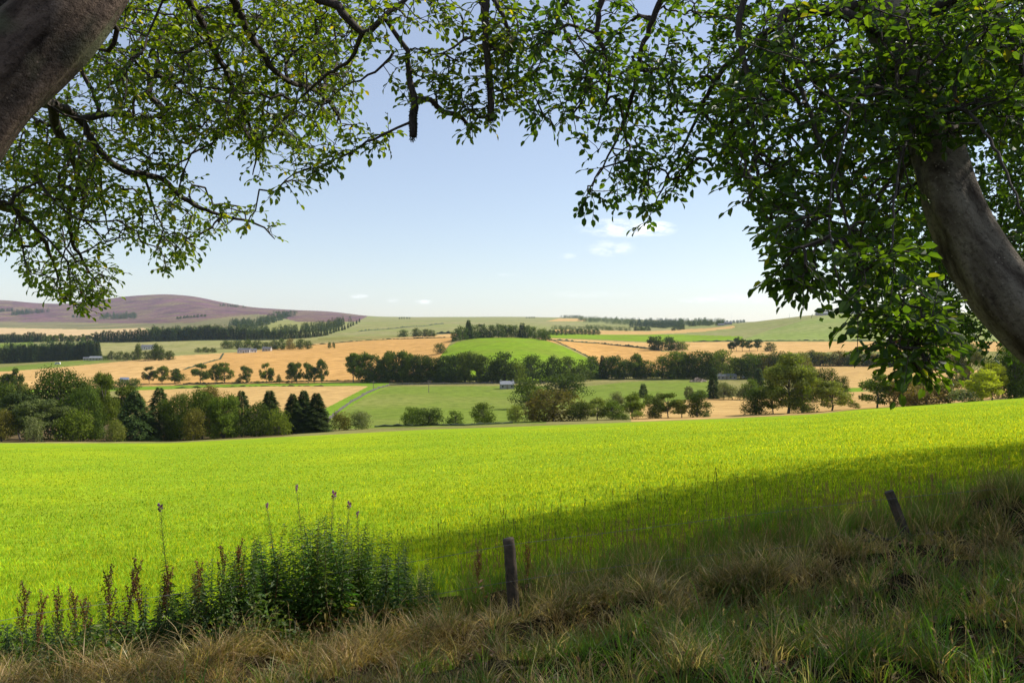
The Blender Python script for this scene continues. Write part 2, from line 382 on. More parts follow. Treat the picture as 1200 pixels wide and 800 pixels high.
def build_land():
    wd = np.concatenate([np.linspace(-3.2, -0.72, 70), np.arange(-0.715, 0.7155, 0.00155), np.linspace(0.72, 3.2, 70)])
    yr = list(np.linspace(-60, -3, 20))+list(np.arange(-2.7, 14, 0.2))+list(np.geomspace(14, 183, 130))
    # rows beyond the crest: equal steps in the height seen
    col = TAB[:, int((350-UG[0])/5)]*0.5+TAB[:, int((650-UG[0])/5)]*0.5
    j0 = np.searchsorted(LG, math.log(183.5)); lg = LG[j0:]
    wt = np.abs(np.gradient(col[j0:]))+0.03+0.4*np.abs(np.gradient(TAB[j0:, int((200-UG[0])/5)]))
    cw = np.cumsum(wt); yr += list(np.exp(np.interp(np.linspace(cw[0], cw[-1], 430), cw, lg)))
    yr = np.array(yr)
    Wm, Ym = np.meshgrid(wd, yr)
    Xm = Wm*(np.maximum(Ym, -30)+60)*np.where(Ym < 0, 1, 1)
    # far away the fan is the view fan itself: blend its apex to the camera
    k = sm(14, 183, Ym); Xm = Wm*((Ym+60)*(1-k)+(Ym+8)*k); Xm = np.where(Ym < -30, Wm*30, Xm)
    Zm = height(Xm, Ym)
    nr, nc = Xm.shape
    V = np.stack([Xm, Ym, Zm], -1).reshape(-1, 3)
    i, j = np.meshgrid(np.arange(nr-1), np.arange(nc-1), indexing='ij')
    q = np.stack([i*nc+j, i*nc+j+1, (i+1)*nc+j+1, (i+1)*nc+j], -1).reshape(-1, 4)
    C = V[q].mean(1)
    u = 600+F*C[:, 0]/np.maximum(C[:, 1], 1); v = 388-F*C[:, 2]/np.maximum(C[:, 1], 1)
    names = list(FM); fid = np.full(len(q), names.index('rough_pasture'))
    far = C[:, 1] > 183
    fid[(C[:, 1] > 1150)] = names.index('hill_pasture')
    for n, poly in FIELDS:
        fid[far & inpoly(u, v, poly)] = names.index(n)
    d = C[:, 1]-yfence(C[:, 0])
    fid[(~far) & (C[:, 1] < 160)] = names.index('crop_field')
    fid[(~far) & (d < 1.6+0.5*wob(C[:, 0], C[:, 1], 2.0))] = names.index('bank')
    fid[~far & (C[:, 1] >= 160)] = names.index('rough_pasture')
    labels = {'hill_pasture': 'moorland_hills', 'bank': 'grassy_bank'}
    for k_, n in enumerate(names):
        f = q[fid == k_]
        if not len(f): continue
        us, inv = np.unique(f, return_inverse=True)
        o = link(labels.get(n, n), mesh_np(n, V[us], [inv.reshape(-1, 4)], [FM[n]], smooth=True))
        o['kind'] = 'structure'
build_land()

# ------------------------------------------------------------------ sky, sun, haze, camera
def sky():
    w = bpy.data.worlds.new('World'); SC.world = w; w.use_nodes = True
    N, L = w.node_tree.nodes, w.node_tree.links; N.clear()
    s = N.new('ShaderNodeTexSky'); s.sky_type = 'NISHITA'; s.sun_disc = False
    s.sun_elevation = SUN_EL; s.sun_rotation = SUN_AZ; s.altitude = 200; s.air_density = 1.0; s.dust_density = 0.45; s.ozone_density = 0.8
    tc = N.new('ShaderNodeTexCoord'); sep = N.new('ShaderNodeSeparateXYZ'); L.new(tc.outputs['Generated'], sep.inputs[0])
    def M(op, a, b=None, c=None):
        n = nd(N, 'ShaderNodeMath', operation=op)
        for k, x in enumerate((a, b, c)):
            if x is None: continue
            if hasattr(x, 'links'): L.new(x, n.inputs[k])
            else: n.inputs[k].default_value = x
        return n.outputs[0]
    yy = M('MAXIMUM', sep.outputs[1], 0.05)
    az = M('DIVIDE', sep.outputs[0], yy); el = M('DIVIDE', sep.outputs[2], yy)
    nz = N.new('ShaderNodeTexNoise'); nz.inputs['Scale'].default_value = 46; nz.inputs['Detail'].default_value = 6; nz.inputs['Roughness'].default_value = 0.6
    mp = N.new('ShaderNodeMapping'); mp.inputs['Scale'].default_value = (1, 1, 2.6); L.new(tc.outputs['Generated'], mp.inputs[0]); L.new(mp.outputs[0], nz.inputs['Vector'])
    tot = None
    # small fair-weather clouds: direction (x/y, z/y), half sizes, strength
    for u, v, a, b, st in ((733,267,62,13,.8),(716,291,32,11,.55),(770,268,28,10,.6),(420,347,14,3,.55),(497,354,13,3.4,.6),(460,352,9,3,.35),(665,300,12,4,.3),(690,345,60,5,.18),(880,350,80,7,.25),(595,322,14,3,.25),(820,352,30,4,.3)):
        dx = M('DIVIDE', M('SUBTRACT', az, (u-600)/F), a/F); dy = M('DIVIDE', M('SUBTRACT', el, (388-v)/F), b/F)
        r = M('ADD', M('MULTIPLY', dx, dx), M('MULTIPLY', dy, dy))
        g = M('MULTIPLY', M('SUBTRACT', 1.0, M('MINIMUM', r, 1.0)), st)
        tot = g if tot is None else M('ADD', tot, g)
    msk = M('MULTIPLY', tot, M('MULTIPLY', M('SUBTRACT', nz.outputs['Fac'], 0.36), 3.6))
    msk = M('MINIMUM', M('MAXIMUM', msk, 0.0), 0.85)
    # even pale veil mixed into the sky colour to flatten its gradient
    veil = mixc(N, L, 0.25, s.outputs[0], (5.0, 5.25, 5.7))
    col = mixc(N, L, msk, mixc(N, L, 1.0, veil, (1.01, .985, 1.01), 'MULTIPLY'), (9.0, 9.0, 9.2))
    bg = N.new('ShaderNodeBackground'); L.new(col, bg.inputs[0]); bg.inputs[1].default_value = 0.115
    o = N.new('ShaderNodeOutputWorld'); L.new(bg.outputs[0], o.inputs[0])
sky()
sl = bpy.data.lights.new('sun', 'SUN'); sl.energy = 4.7; sl.angle = R(0.53); sl.color = (1.0, 0.94, 0.85)
so = bpy.data.objects.new('sun', sl); COL.objects.link(so)
from mathutils import Vector
so.rotation_euler = Vector(SUN).to_track_quat('Z', 'Y').to_euler(); so.location = (60, 40, 60)
cam = bpy.data.cameras.new('camera'); co = bpy.data.objects.new('camera', cam); COL.objects.link(co)
cam.lens = 28; cam.sensor_width = 36; cam.shift_y = -0.01; cam.clip_start = 0.05; cam.clip_end = 20000
co.location = (0, 0, 0); co.rotation_euler = (R(90), 0, 0); SC.camera = co
SC.view_settings.view_transform = 'Standard'; SC.view_settings.look = 'None'; SC.view_settings.gamma = 1
SC.view_settings.exposure = 0.45
SC.cycles.max_bounces = 7; SC.cycles.transmission_bounces = 5; SC.cycles.diffuse_bounces = 4; SC.cycles.volume_bounces = 1
SC.cycles.use_denoising = True; SC.cycles.sample_clamp_indirect = 6
def haze():
    zlo, zhi = -70, 330
    V = np.array([(x, y, z) for z in (zlo, zhi) for x, y in ((-9500, -400), (9500, -400), (9500, 9300), (-9500, 9300))], float)
    Fq = np.array([(0, 3, 2, 1), (4, 5, 6, 7), (0, 1, 5, 4), (1, 2, 6, 5), (2, 3, 7, 6), (3, 0, 4, 7)])
    m, N, L = newmat('haze'); v = N.new('ShaderNodeVolumePrincipled'); v.inputs['Color'].default_value = (0.62, 0.78, 1.0, 1)
    v.inputs['Density'].default_value = 3.6e-5; v.inputs['Anisotropy'].default_value = 0.2
    o = N.new('ShaderNodeOutputMaterial'); L.new(v.outputs[0], o.inputs['Volume'])
    ob = link('haze', mesh_np('haze', V, [Fq], [m])); ob['kind'] = 'stuff'
haze()
# ------------------------------------------------------------------ trees of the valley: prototypes of unit height
TRUNKM = bark('tree bark', (.10, .085, .065), (.17, .15, .12), 3)
def lobes_of(kind, rs):
    """list of (centre, radii) clumps that make up a crown of unit height"""
    L_ = []
    if kind in ('oak', 'bush', 'beech', 'airy', 'thin', 'pine', 'shrub'):
        base, hw, n, rr = {'oak': (-.04, .52, 56, .168), 'beech': (-.05, .38, 60, .13), 'airy': (.12, .43, 27, .125), 'thin': (.16, .26, 22, .11),
                           'pine': (.26, .36, 26, .13), 'bush': (.0, .64, 26, .24), 'shrub': (.0, .85, 30, .22)}[kind]
        lop = rs.uniform(0, 6.28)
        for i in range(n):
            t = rs.uniform(0, 1)**1.05; z = base+rr*0.6+(1-base-rr*1.3)*t
            # envelope: widest a third of the way up, domed above
            prof = {'oak': math.sin(math.pi*min(1, .26+.70*t))**.5, 'beech': math.sin(math.pi*min(1, .3+.62*t))**.4, 'airy': math.sin(math.pi*(.15+.8*t))**.6,
                    'thin': math.sin(math.pi*(.15+.75*t))**.6, 'pine': .45+.55*math.sin(math.pi*(.1+.85*t)), 'bush': math.cos(t*1.35)**.6, 'shrub': math.cos(t*1.3)**.7}[kind]
            a = rs.uniform(0, 6.283); q = rs.uniform(.35, 1)**.5*(hw-rr*.6)*prof*rs.uniform(.75, 1.12)*(1+.22*math.sin(a*2+lop)+.12*math.sin(a*3+2*lop+z*5))
            r = rr*rs.uniform(.7, 1.25)
            L_.append(((q*math.cos(a), q*math.sin(a), z), (r, r, r*(.55 if kind == 'pine' else .8))))
    return L_
def crown_np(kind, seed, n, ls):
    rs = np.random.default_rng(seed)
    if kind in ('spruce', 'fir', 'cypress'):
        hw = {'spruce': .17, 'fir': .30, 'cypress': .15}[kind]
        k = int(n)
        t = rs.uniform(0, 1, k)**.62
        t = 1-t                                    # more leaves low down
        z = .03+.97*t
        lay = {'spruce': 17, 'fir': 12, 'cypress': 8}[kind]
        ph = (z*lay) % 1.0
        env = hw*(1-t)**(.8 if kind != 'cypress' else .45)*(.72+.4*(1-ph))+.006
        a = rs.uniform(0, 6.283, k); an = .78+.22*np.sin(a*5+np.floor(z*lay)*2.3+seed)+.12*np.sin(a*3+seed*2+z*9)
        q = env*an*rs.uniform(.35, 1.05, k)**.6
        Pn = np.stack([q*np.cos(a), q*np.sin(a), z-q*.25], -1)
        Nn = unit(np.stack([np.cos(a), np.sin(a), np.full(k, .75)], -1)+rs.normal(0, .45, (k, 3)))
        D = unit(np.stack([np.cos(a), np.sin(a), np.full(k, -.35)], -1)+rs.normal(0, .3, (k, 3)))
        V, Q = leaves(Pn, D, Nn, ls*rs.uniform(.7, 1.5, k), ls*.55*rs.uniform(.7, 1.3, k), False)
        skel = [((0, 0, 0), (0, 0, .97), .016, .002)]
        return V, Q, skel
    L_ = lobes_of(kind, rs); w = np.array([l[1][0]**2 for l in L_]); w /= w.sum()
    idx = rs.choice(len(L_), n, p=w)
    c = np.array([l[0] for l in L_])[idx]; r = np.array([l[1] for l in L_])[idx]
    d = unit(rs.normal(0, 1, (n, 3))); rad = rs.uniform(.45, 1.0, n)**.5
    # broken surface: lobes pushed in and out, so the sky shows between them
    rad *= 1+.22*np.sin(d[:, 0]*6+idx)*np.sin(d[:, 1]*5+idx*2.1)+rs.normal(0, .07, n)
    Pn = c+d*r*rad[:, None]; Pn[:, 2] = np.maximum(Pn[:, 2], .012)
    Nn = unit(d*1.6+rs.normal(0, .38, (n, 3))+np.array([0, 0, .3])); D = unit(rs.normal(0, 1, (n, 3))+np.array([0, 0, -.2]))
    V, Q = leaves(Pn, D, Nn, ls*rs.uniform(.6, 1.4, n), ls*.8*rs.uniform(.6, 1.2, n), False)
    skel = []; top = .62 if kind not in ('bush', 'shrub') else .25
    tr = {'oak': .028, 'beech': .026, 'airy': .022, 'thin': .02, 'pine': .02, 'bush': .018, 'shrub': .015}[kind]
    bend = rs.normal(0, .02, (5, 2)); pts = [(bend[i, 0]*(i > 0), bend[i, 1]*(i > 0), top*i/4) for i in range(5)]
    for i in range(4): skel.append((pts[i], pts[i+1], tr*(1-.19*i), tr*(1-.19*(i+1))))
    for j in range(0, len(L_)):
        cc = np.array(L_[j][0]); h0 = max(.08, min(top*.98, cc[2]*.62)); k = min(3, int(h0/top*4)); f = h0/top*4-k
        s = np.array(pts[k])*(1-f)+np.array(pts[k+1])*f
        mid = (s+cc)/2+np.array([0, 0, -.02])
        skel.append((tuple(s), tuple(mid), tr*.34, tr*.22)); skel.append((tuple(mid), tuple(cc), tr*.22, tr*.09))
    return V, Q, skel
CM = {  # crown colours
 'dark': leafy('dark foliage', (.064, .098, .013), .22, spec=.08, rough=.7, rnd=.22), 'mid': leafy('mid green foliage', (.105, .150, .017), .28, spec=.08, rough=.7, rnd=.2),
 'light': leafy('light green foliage', (0.189, 0.220, 0.049), .35, spec=.08, rough=.7, rnd=.15), 'yellow': leafy('yellow green foliage', (.36, .38, .04), .42, spec=.08, rough=.7, rnd=.12),
 'rust': leafy('rusty foliage', (.19, .145, .045), .3, spec=.08, rough=.7, rnd=.15), 'olive': leafy('olive foliage', (0.146, 0.140, 0.030), .3, spec=.08, rough=.7, rnd=.2),
 'grey': leafy('grey green foliage', (0.159, 0.183, 0.079), .3, spec=.08, rough=.7, rnd=.15), 'needle': leafy('conifer needles', (0.055, 0.092, 0.024), .12, spec=.08, rough=.7, rnd=.2),
 'needle2': leafy('pale needles', (0.104, 0.140, 0.043), .2, spec=.08, rough=.7, rnd=.15),
}
PROTO = {}
def proto(kind, var, lod):
    """meshes: (trunk, crown) of a unit tree"""
    k = (kind, var, lod)
    if k not in PROTO:
        n, ls = {0: (14500, .028), 1: (4200, .044), 2: (1300, .07)}[lod]
        if kind in ('spruce', 'fir', 'cypress'): n = int(n*.8)
        if kind in ('bush', 'shrub'): n = int(n*.7); ls *= 1.3
        V, Q, sk = crown_np(kind, 100*var+hash_kind(kind), n, ls)
        a, b = frusta([s_[0] for s_ in sk], [s_[1] for s_ in sk], [s_[2] for s_ in sk], [s_[3] for s_ in sk], 6 if lod == 0 else 4)
        PROTO[k] = (a, b, V, Q, {})
    return PROTO[k]
def hash_kind(s): return sum(ord(c)*(i+1) for i, c in enumerate(s)) % 97
WIDER = ('shelterbelt behind the middle pasture', 'belt right of the round hill', 'round trees below the round hill', 'grove on top of the round hill', 'dark wood below the green hill')
NAMES = {'oak': 'broadleaf_tree', 'beech': 'broadleaf_tree', 'airy': 'broadleaf_tree', 'thin': 'slender_tree', 'pine': 'pine_tree', 'spruce': 'spruce_tree',
         'fir': 'fir_tree', 'cypress': 'cypress_tree', 'bush': 'bush', 'shrub': 'shrub'}
NATW = {'oak': .92, 'beech': .66, 'airy': .76, 'thin': .46, 'pine': .66, 'bush': 1.15, 'shrub': 1.5, 'spruce': .25, 'fir': .46, 'cypress': .25}
TREES_DONE = []
def tree(u, vtop, w, kind, colr, label, vb=None, Y=None, group=None, cat=None, var=None, name=None, sink=0.0, single=False):
    """a tree whose crown top is seen at (u, vtop) and is w wide, standing where its foot is seen (vb) or at distance Y"""
    if Y is None: Y = depth_at(u, vb)
    if (group or '') in WIDER: w = w*1.22
    g = ground(u, Y=Y); ztop = (388-vtop)/F*Y
    H = max(ztop-g[2]+sink, 1.0); Wd = w/F*Y
    px = H/Y*F
    lod = 0 if px > 44 else (1 if px > 19 else 2)
    if var is None: var = rng.integers(0, {0: 5, 1: 6, 2: 5}[lod])
    a, b, V, Q, cache = proto(kind, int(var), lod)
    nm = name or NAMES[kind]; sx = Wd/(NATW[kind])
    cat = cat or ('bush' if kind == 'bush' else 'shrub' if kind == 'shrub' else 'tree')
    rz = float(rng.uniform(0, 6.28))
    if single or lod == 2:
        if ('s', colr) not in cache:
            Vv, Ff = merge([(a, b), (V, Q)])
            cache[('s', colr)] = mesh_np(nm, Vv, Ff, [TRUNKM, CM[colr]], midx=np.r_[np.zeros(len(b)), np.ones(len(Q))])
        o = link(nm, cache[('s', colr)]); o.location = g-np.array([0, 0, sink]); o.rotation_euler = (0, 0, rz); o.scale = (sx, sx, H)
        tag(o, label, cat, group); return o
    if 't' not in cache: cache['t'] = mesh_np('trunk', a, [b], [TRUNKM])
    if colr not in cache: cache[colr] = mesh_np('crown', V, [Q], [CM[colr]])
    e = empty(nm, g-np.array([0, 0, sink]), rz); e.scale = (sx, sx, H)
    tag(e, label, cat, group)
    link('trunk', cache['t'], e); link('crown', cache[colr], e)
    return e
ORD = ['', 'first', 'second', 'third', 'fourth', 'fifth', 'sixth', 'seventh', 'eighth', 'ninth', 'tenth', 'eleventh', 'twelfth', 'thirteenth', 'fourteenth', 'fifteenth', 'sixteenth',
       'seventeenth', 'eighteenth', 'nineteenth', 'twentieth', 'twenty-first', 'twenty-second', 'twenty-third', 'twenty-fourth', 'twenty-fifth', 'twenty-sixth', 'twenty-seventh',
       'twenty-eighth', 'twenty-ninth', 'thirtieth', 'thirty-first', 'thirty-second']
def row(items, phrase, group, **k):
    for i, it in enumerate(items):
        d = dict(k)
        if len(it) > 5: d.update(it[5])
        d = {a_: (b_(it[0]) if callable(b_) else b_) for a_, b_ in d.items()}
        tree(it[0], it[1], it[2], it[3], it[4], f"{ORD[i+1]} {phrase}", group=group, **d)
# --- nearest trees, just beyond the crop field on the left
NL = 'trees along the far edge of the crop field'
T = lambda *a, **k: tree(*a, group=NL, **k)
T(3, 447, 44, 'oak', 'dark', 'dark broadleaf tree cut by the frame at the left end of the field edge trees', Y=250)
T(24, 459, 40, 'pine', 'needle', 'dark pine with bare trunk beside the big dark oak on the left', Y=205)
T(2, 478, 34, 'oak', 'olive', 'low olive tree in front of the pines at the far left', Y=190)
T(48, 466, 50, 'pine', 'needle2', 'pale green pine leaning in front of the big dark oak', Y=195, var=1)
T(39, 487, 24, 'bush', 'grey', 'pale bush under the pale green pine', Y=188)
T(70, 427, 76, 'oak', 'dark', 'biggest dark oak standing left of the fir trees', Y=215, var=2)
T(98, 452, 46, 'oak', 'dark', 'dark round tree tucked against the right side of the big oak', Y=205)
T(86, 478, 40, 'bush', 'mid', 'bush filling the foot of the big dark oak', Y=196)
T(122, 436, 34, 'airy', 'mid', 'open tree with a bare trunk between the big oak and the firs', Y=225)
T(137, 491, 22, 'bush', 'light', 'light green bush at the foot of the open tree', Y=190)
T(150, 452, 42, 'airy', 'mid', 'loose tree rising behind the first broad fir', Y=235)
T(158, 457, 52, 'fir', 'needle', 'broad dark fir with drooping branches', Y=200)
T(187, 453, 46, 'fir', 'needle', 'second broad fir, right of the one with drooping branches', Y=208)
T(211, 457, 46, 'oak', 'dark', 'dark round tree right of the two firs', Y=205)
T(226, 476, 30, 'bush', 'olive', 'olive bush under the dark round tree', Y=192)
T(237, 455, 42, 'oak', 'dark', 'dark tree below the rusty crowned one', Y=200)
T(252, 451, 44, 'oak', 'rust', 'rusty brown crowned tree behind the dark ones', Y=225)
T(262, 463, 38, 'beech', 'mid', 'mid green tree right of the rusty crowned tree', Y=198)
T(283, 457, 38, 'fir', 'needle', 'fir between the mid green tree and the spruces', Y=210)
T(300, 470, 34, 'oak', 'dark', 'low dark tree before the pointed spruces', Y=200)
T(316, 457, 30, 'spruce', 'needle', 'broad pointed spruce left of the three close spruces', Y=212)
T(326, 478, 34, 'bush', 'mid', 'round bush under the pointed spruces', Y=198)
T(343, 461, 26, 'spruce', 'needle', 'left of the three close pointed spruces', Y=207)
T(356, 457, 27, 'spruce', 'needle', 'middle and tallest of the three close pointed spruces', Y=210)
T(371, 460, 29, 'spruce', 'needle', 'right of the three close pointed spruces, at the wood end', Y=206)
T(400, 482, 26, 'bush', 'olive', 'olive bush just right of the spruces', Y=212)
T(424, 480, 30, 'bush', 'grey', 'grey green bush beside the olive one', Y=214)
T(483, 475, 24, 'oak', 'mid', 'left of two joined round bushes before the pasture', vb=498.5)
T(503, 476, 34, 'oak', 'dark', 'right of two joined round bushes before the pasture', vb=498.5)
T(534, 480.5, 21, 'oak', 'mid', 'small lone round tree at the pasture edge', vb=497.5)
T(566, 470.5, 32, 'oak', 'mid', 'round tree right of the small lone one', vb=496)
T(604, 474, 20, 'oak', 'light', 'small light green tree left of the big golden oak', vb=494)
T(620, 442, 38, 'oak', 'dark', 'round dark tree beside the stone cottage', vb=478, var=1)
T(648, 453, 60, 'oak', 'olive', 'largest oak with a golden flush in the middle', Y=218, var=1)
T(625, 466, 24, 'oak', 'rust', 'rusty tree on the left flank of the golden oak', Y=223)
T(680, 469, 32, 'oak', 'dark', 'dark tree on the right flank of the golden oak', Y=212)
T(700, 466, 28, 'airy', 'light', 'light airy tree right of the golden oak', Y=210)
T(718, 469, 26, 'oak', 'mid', 'mid green tree between two airy trees', Y=208)
T(741, 463, 30, 'airy', 'mid', 'airy tree with gaps above the lower stubble', Y=212)
T(748, 480, 18, 'bush', 'light', 'light bush at the foot of the airy tree', Y=203)
T(731, 484, 16, 'bush', 'mid', 'low green bush against the crop field edge', Y=202)
T(768, 466, 24, 'oak', 'dark', 'left tree of the small group on the stubble', Y=205)
T(783, 460, 30, 'airy', 'mid', 'tallest tree of the small group on the stubble', Y=207)
T(799, 468, 16, 'thin', 'light', 'slim yellow green tree right in the small group on the stubble', Y=203)
T(817, 459, 24, 'beech', 'dark', 'dark conical tree alone on the stubble', Y=203)
T(829, 488, 10, 'bush', 'grey', 'tiny dead looking bush by the conical tree', Y=200)
row([(722,458,20,'bush','grey'),(742,459,18,'bush','mid'),(760,461,17,'bush','mid'),(773,459,14,'bush','grey')], 'bush of the grey green hedge above the lower stubble', 'hedge bushes above the lower stubble', Y=300)
tree(754, 448.5, 9, 'spruce', 'needle', 'small pointed conifer alone in the hedge', vb=466)
tree(807, 452, 13, 'airy', 'grey', 'thin pale tree beside the cypress', vb=468)
tree(836, 429.5, 12, 'cypress', 'needle', 'dark column of a cypress by the farm', vb=467)
row([(822,456,14,'bush','dark'),(848,446,16,'oak','grey'),(858,450,22,'bush','grey'),(872,453,20,'bush','grey'),(880,443,20,'oak','mid')], 'shrub of the farm garden right of the cypress', 'farm garden shrubs', vb=468)
tree(889, 431, 13, 'spruce', 'needle', 'dark spruce in front of the farm barn', vb=456)
T(886, 454, 34, 'oak', 'dark', 'dark tree hugging the left side of the tall light ash', Y=205)
T(924, 413, 62, 'airy', 'light', 'tall light green ash above the crop field', Y=200, var=0)
T(906, 444, 34, 'airy', 'mid', 'lower limb tree under the tall light ash', Y=204)
T(940, 450, 30, 'oak', 'mid', 'round tree under the right side of the tall ash', Y=198)
T(975, 446, 42, 'airy', 'light', 'light airy tree right of the tall ash', Y=195)
T(1000, 470, 16, 'bush', 'mid', 'small bush by the light airy tree', Y=190)
row([(950,429,26,'oak','dark'),(968,428,26,'oak','dark'),(985,438,20,'oak','dark')], 'dark tree in the clump behind the tall ash', 'dark clump behind the tall ash', Y=300)
T(1028, 437, 42, 'airy', 'mid', 'leaning open crowned tree with a visible trunk', Y=180)
T(1058, 441, 40, 'oak', 'rust', 'rusty tree right of the leaning one', Y=178)
T(1078, 434, 36, 'airy', 'light', 'green and gold tree behind the rusty shrubs', Y=190)
T(1086, 451, 44, 'oak', 'rust', 'brown leaved thorn under the beech twigs', Y=172)
T(1112, 446, 40, 'airy', 'olive', 'olive thorn right of the brown leaved one', Y=172)
T(1128, 455, 34, 'bush', 'grey', 'pale bush at the field edge before the dark trees', Y=165)
T(1136, 398, 40, 'airy', 'grey', 'tall grey green willow behind the beech trunk', Y=235)
T(1150, 432, 44, 'airy', 'yellow', 'bright yellow green maple by the field edge', Y=168)
T(1163, 424, 34, 'airy', 'yellow', 'yellow green young tree with a thin trunk', Y=172)
T(1190, 400, 62, 'oak', 'dark', 'dark tree behind the lower beech trunk', Y=175)
T(1215, 388, 60, 'oak', 'mid', 'green tree cut by the right frame edge', Y=190)
# --- shelterbelt behind the middle pasture
row([(414,414,14,'thin','mid'),(424,412,18,'airy','mid'),(436,415,18,'beech','dark'),(448,419,17,'beech','dark'),(457,410,18,'airy','mid'),(466,412,18,'beech','dark'),(476,410,20,'airy','mid'),
     (484,416,18,'beech','dark'),(494,415,20,'beech','dark'),(508,418,20,'beech','dark'),(521,416,20,'beech','dark'),(534,415,24,'oak','dark'),(545,410,18,'beech','mid'),(559,414,14,'thin','mid'),(570,416,17,'beech','dark'),
     (580,428,12,'thin','light'),(591,411.5,24,'beech','dark'),(606,424,22,'oak','mid')], 'tree from the left in the dark belt behind the middle pasture', 'shelterbelt behind the middle pasture', vb=447.5)
row([(624,415,30,'oak','dark'),(649,416,23,'oak','dark'),(669,417,23,'oak','dark'),(680,430,24,'oak','dark')], 'round dark tree from the left below the round hill', 'round trees below the round hill', vb=446)
tree(661, 435.5, 50, 'oak', 'dark', 'wide tree in front of the round dark ones, above the golden oak', vb=466, var=1)
row([(692,416,19,'beech','mid'),(706,416,8,'spruce','needle'),(717,415.5,19,'beech','dark'),(731,419,22,'oak','dark'),(745,413.5,17,'airy','mid'),(755,421,16,'beech','dark'),(776,416,25,'oak','mid'),(795,411,24,'beech','mid'),
     (806,413,22,'oak','dark'),(822,410,22,'beech','dark'),(835,412,20,'oak','dark'),(848,407.5,32,'oak','mid'),(868,418,18,'beech','dark'),(884,413,24,'beech','mid'),(899,413,22,'oak','olive'),(912,409,20,'oak','dark'),(926,413,20,'oak','dark'),(940,412,20,'oak','olive')],
    'tree from the left in the belt right of the round hill', 'belt right of the round hill', vb=443.5)
row([(u, 410+(i*37 % 5)*.9, 17, ('oak', 'beech')[i % 2], ('dark', 'olive', 'dark', 'rust')[i % 4]) for i, u in enumerate(range(950, 1120, 11))], 'tree from the left in the dark wood below the green hill', 'dark wood below the green hill', vb=428)
row([(764,394,12,'airy','dark'),(772,393,14,'beech','dark'),(784,393.5,14,'beech','dark'),(791,398,14,'oak','dark'),(800,399.5,14,'oak','mid')], 'tree of the clump standing in the stubble on the right', 'clump in the right stubble', vb=411)
row([(857,400,8,'thin','dark'),(863,394,8,'pine','needle'),(870,396,9,'pine','dark'),(878,398,10,'pine','dark'),(888,397,11,'pine','needle'),(903,400.5,14,'oak','dark')], 'tree of the thin line in the right stubble', 'thin line in the right stubble', vb=412)
row([(u, 437+(i*29 % 4), 13, 'bush', 'dark') for i, u in enumerate(range(432, 580, 9))], 'bush from the left in the undergrowth of the dark belt', 'undergrowth bushes of the dark belt', vb=447.6)
row([(u, 434+(i*29 % 4), 14, 'bush', 'dark') for i, u in enumerate(range(712, 835, 10))], 'bush from the left under the belt right of the round hill', 'undergrowth bushes right of the round hill', vb=443.6)
# --- hill top
row([(535,384,12,'oak','dark'),(542,381,12,'oak','dark'),(549,374.5,8,'spruce','needle'),(554,380,13,'oak','dark'),(564,379.5,13,'beech','dark'),(574,380,13,'oak','dark'),(584,379,13,'oak','dark'),(594,380,13,'beech','dark'),(604,380.5,12,'oak','dark'),
     (612,377.5,7,'spruce','needle'),(618,381,12,'oak','dark'),(627,382,12,'oak','mid'),(635,384,11,'oak','mid'),(640,386,10,'oak','dark')], 'tree from the left in the grove on top of the round hill', 'grove on top of the round hill', vb=lambda u: ip(u, [(530,400.5),(545,397.5),(562,395.8),(600,394.9),(625,396),(641,398.8)]))
row([(473,386,15,'oak','dark'),(487,384,12,'oak','dark'),(497,385,14,'oak','dark'),(506,386,10,'oak','dark')], 'tree of the small clump above the wheat', 'small clump above the wheat', vb=394.8)
tree(516, 401, 14, 'oak', 'dark', 'lone round tree on the wheat beside the round hill', vb=414.5)
# --- tree line on the left under the wheat
row([(175,429,15,'airy','dark'),(190,428,17,'airy','mid'),(205,431,18,'airy','dark'),(211,436,18,'bush','dark'),(235,426,23,'airy','dark'),(252,426,13,'airy','dark'),(263,424.5,20,'airy','mid'),(288,428,15,'airy','dark'),(312,425,13,'airy','mid'),(318,433,8,'thin','dark'),(327,438,6,'bush','dark'),
     (342,425,12,'thin','dark'),(348,424,14,'airy','dark'),(361,424,13,'airy','dark'),(368,429,8,'thin','dark'),(377,420,14,'airy','dark')], 'tree from the left along the green strip under the wheat', 'tree line under the wheat', vb=449)
row([(280,443,9,'bush','dark'),(337,446,5,'bush','dark'),(302,446,6,'bush','mid')], 'little hedge bush in the tree line under the wheat', 'hedge bushes under the wheat', vb=449)
row([(146,443,20,'oak','dark'),(157,442,16,'oak','dark'),(116,440,22,'oak','mid'),(128,443,18,'oak','mid'),(95,446,18,'oak','dark')], 'low tree beside the blue roofed shed on the left', 'low trees by the blue roofed shed', vb=456)
row([(-10,436,24,'oak','mid'),(8,437,18,'pine','dark'),(20,431,17,'airy','dark'),(27,447,18,'oak','mid'),(2,446,22,'oak','mid')], 'tree of the left edge group behind the big oak', 'left edge group', Y=420)
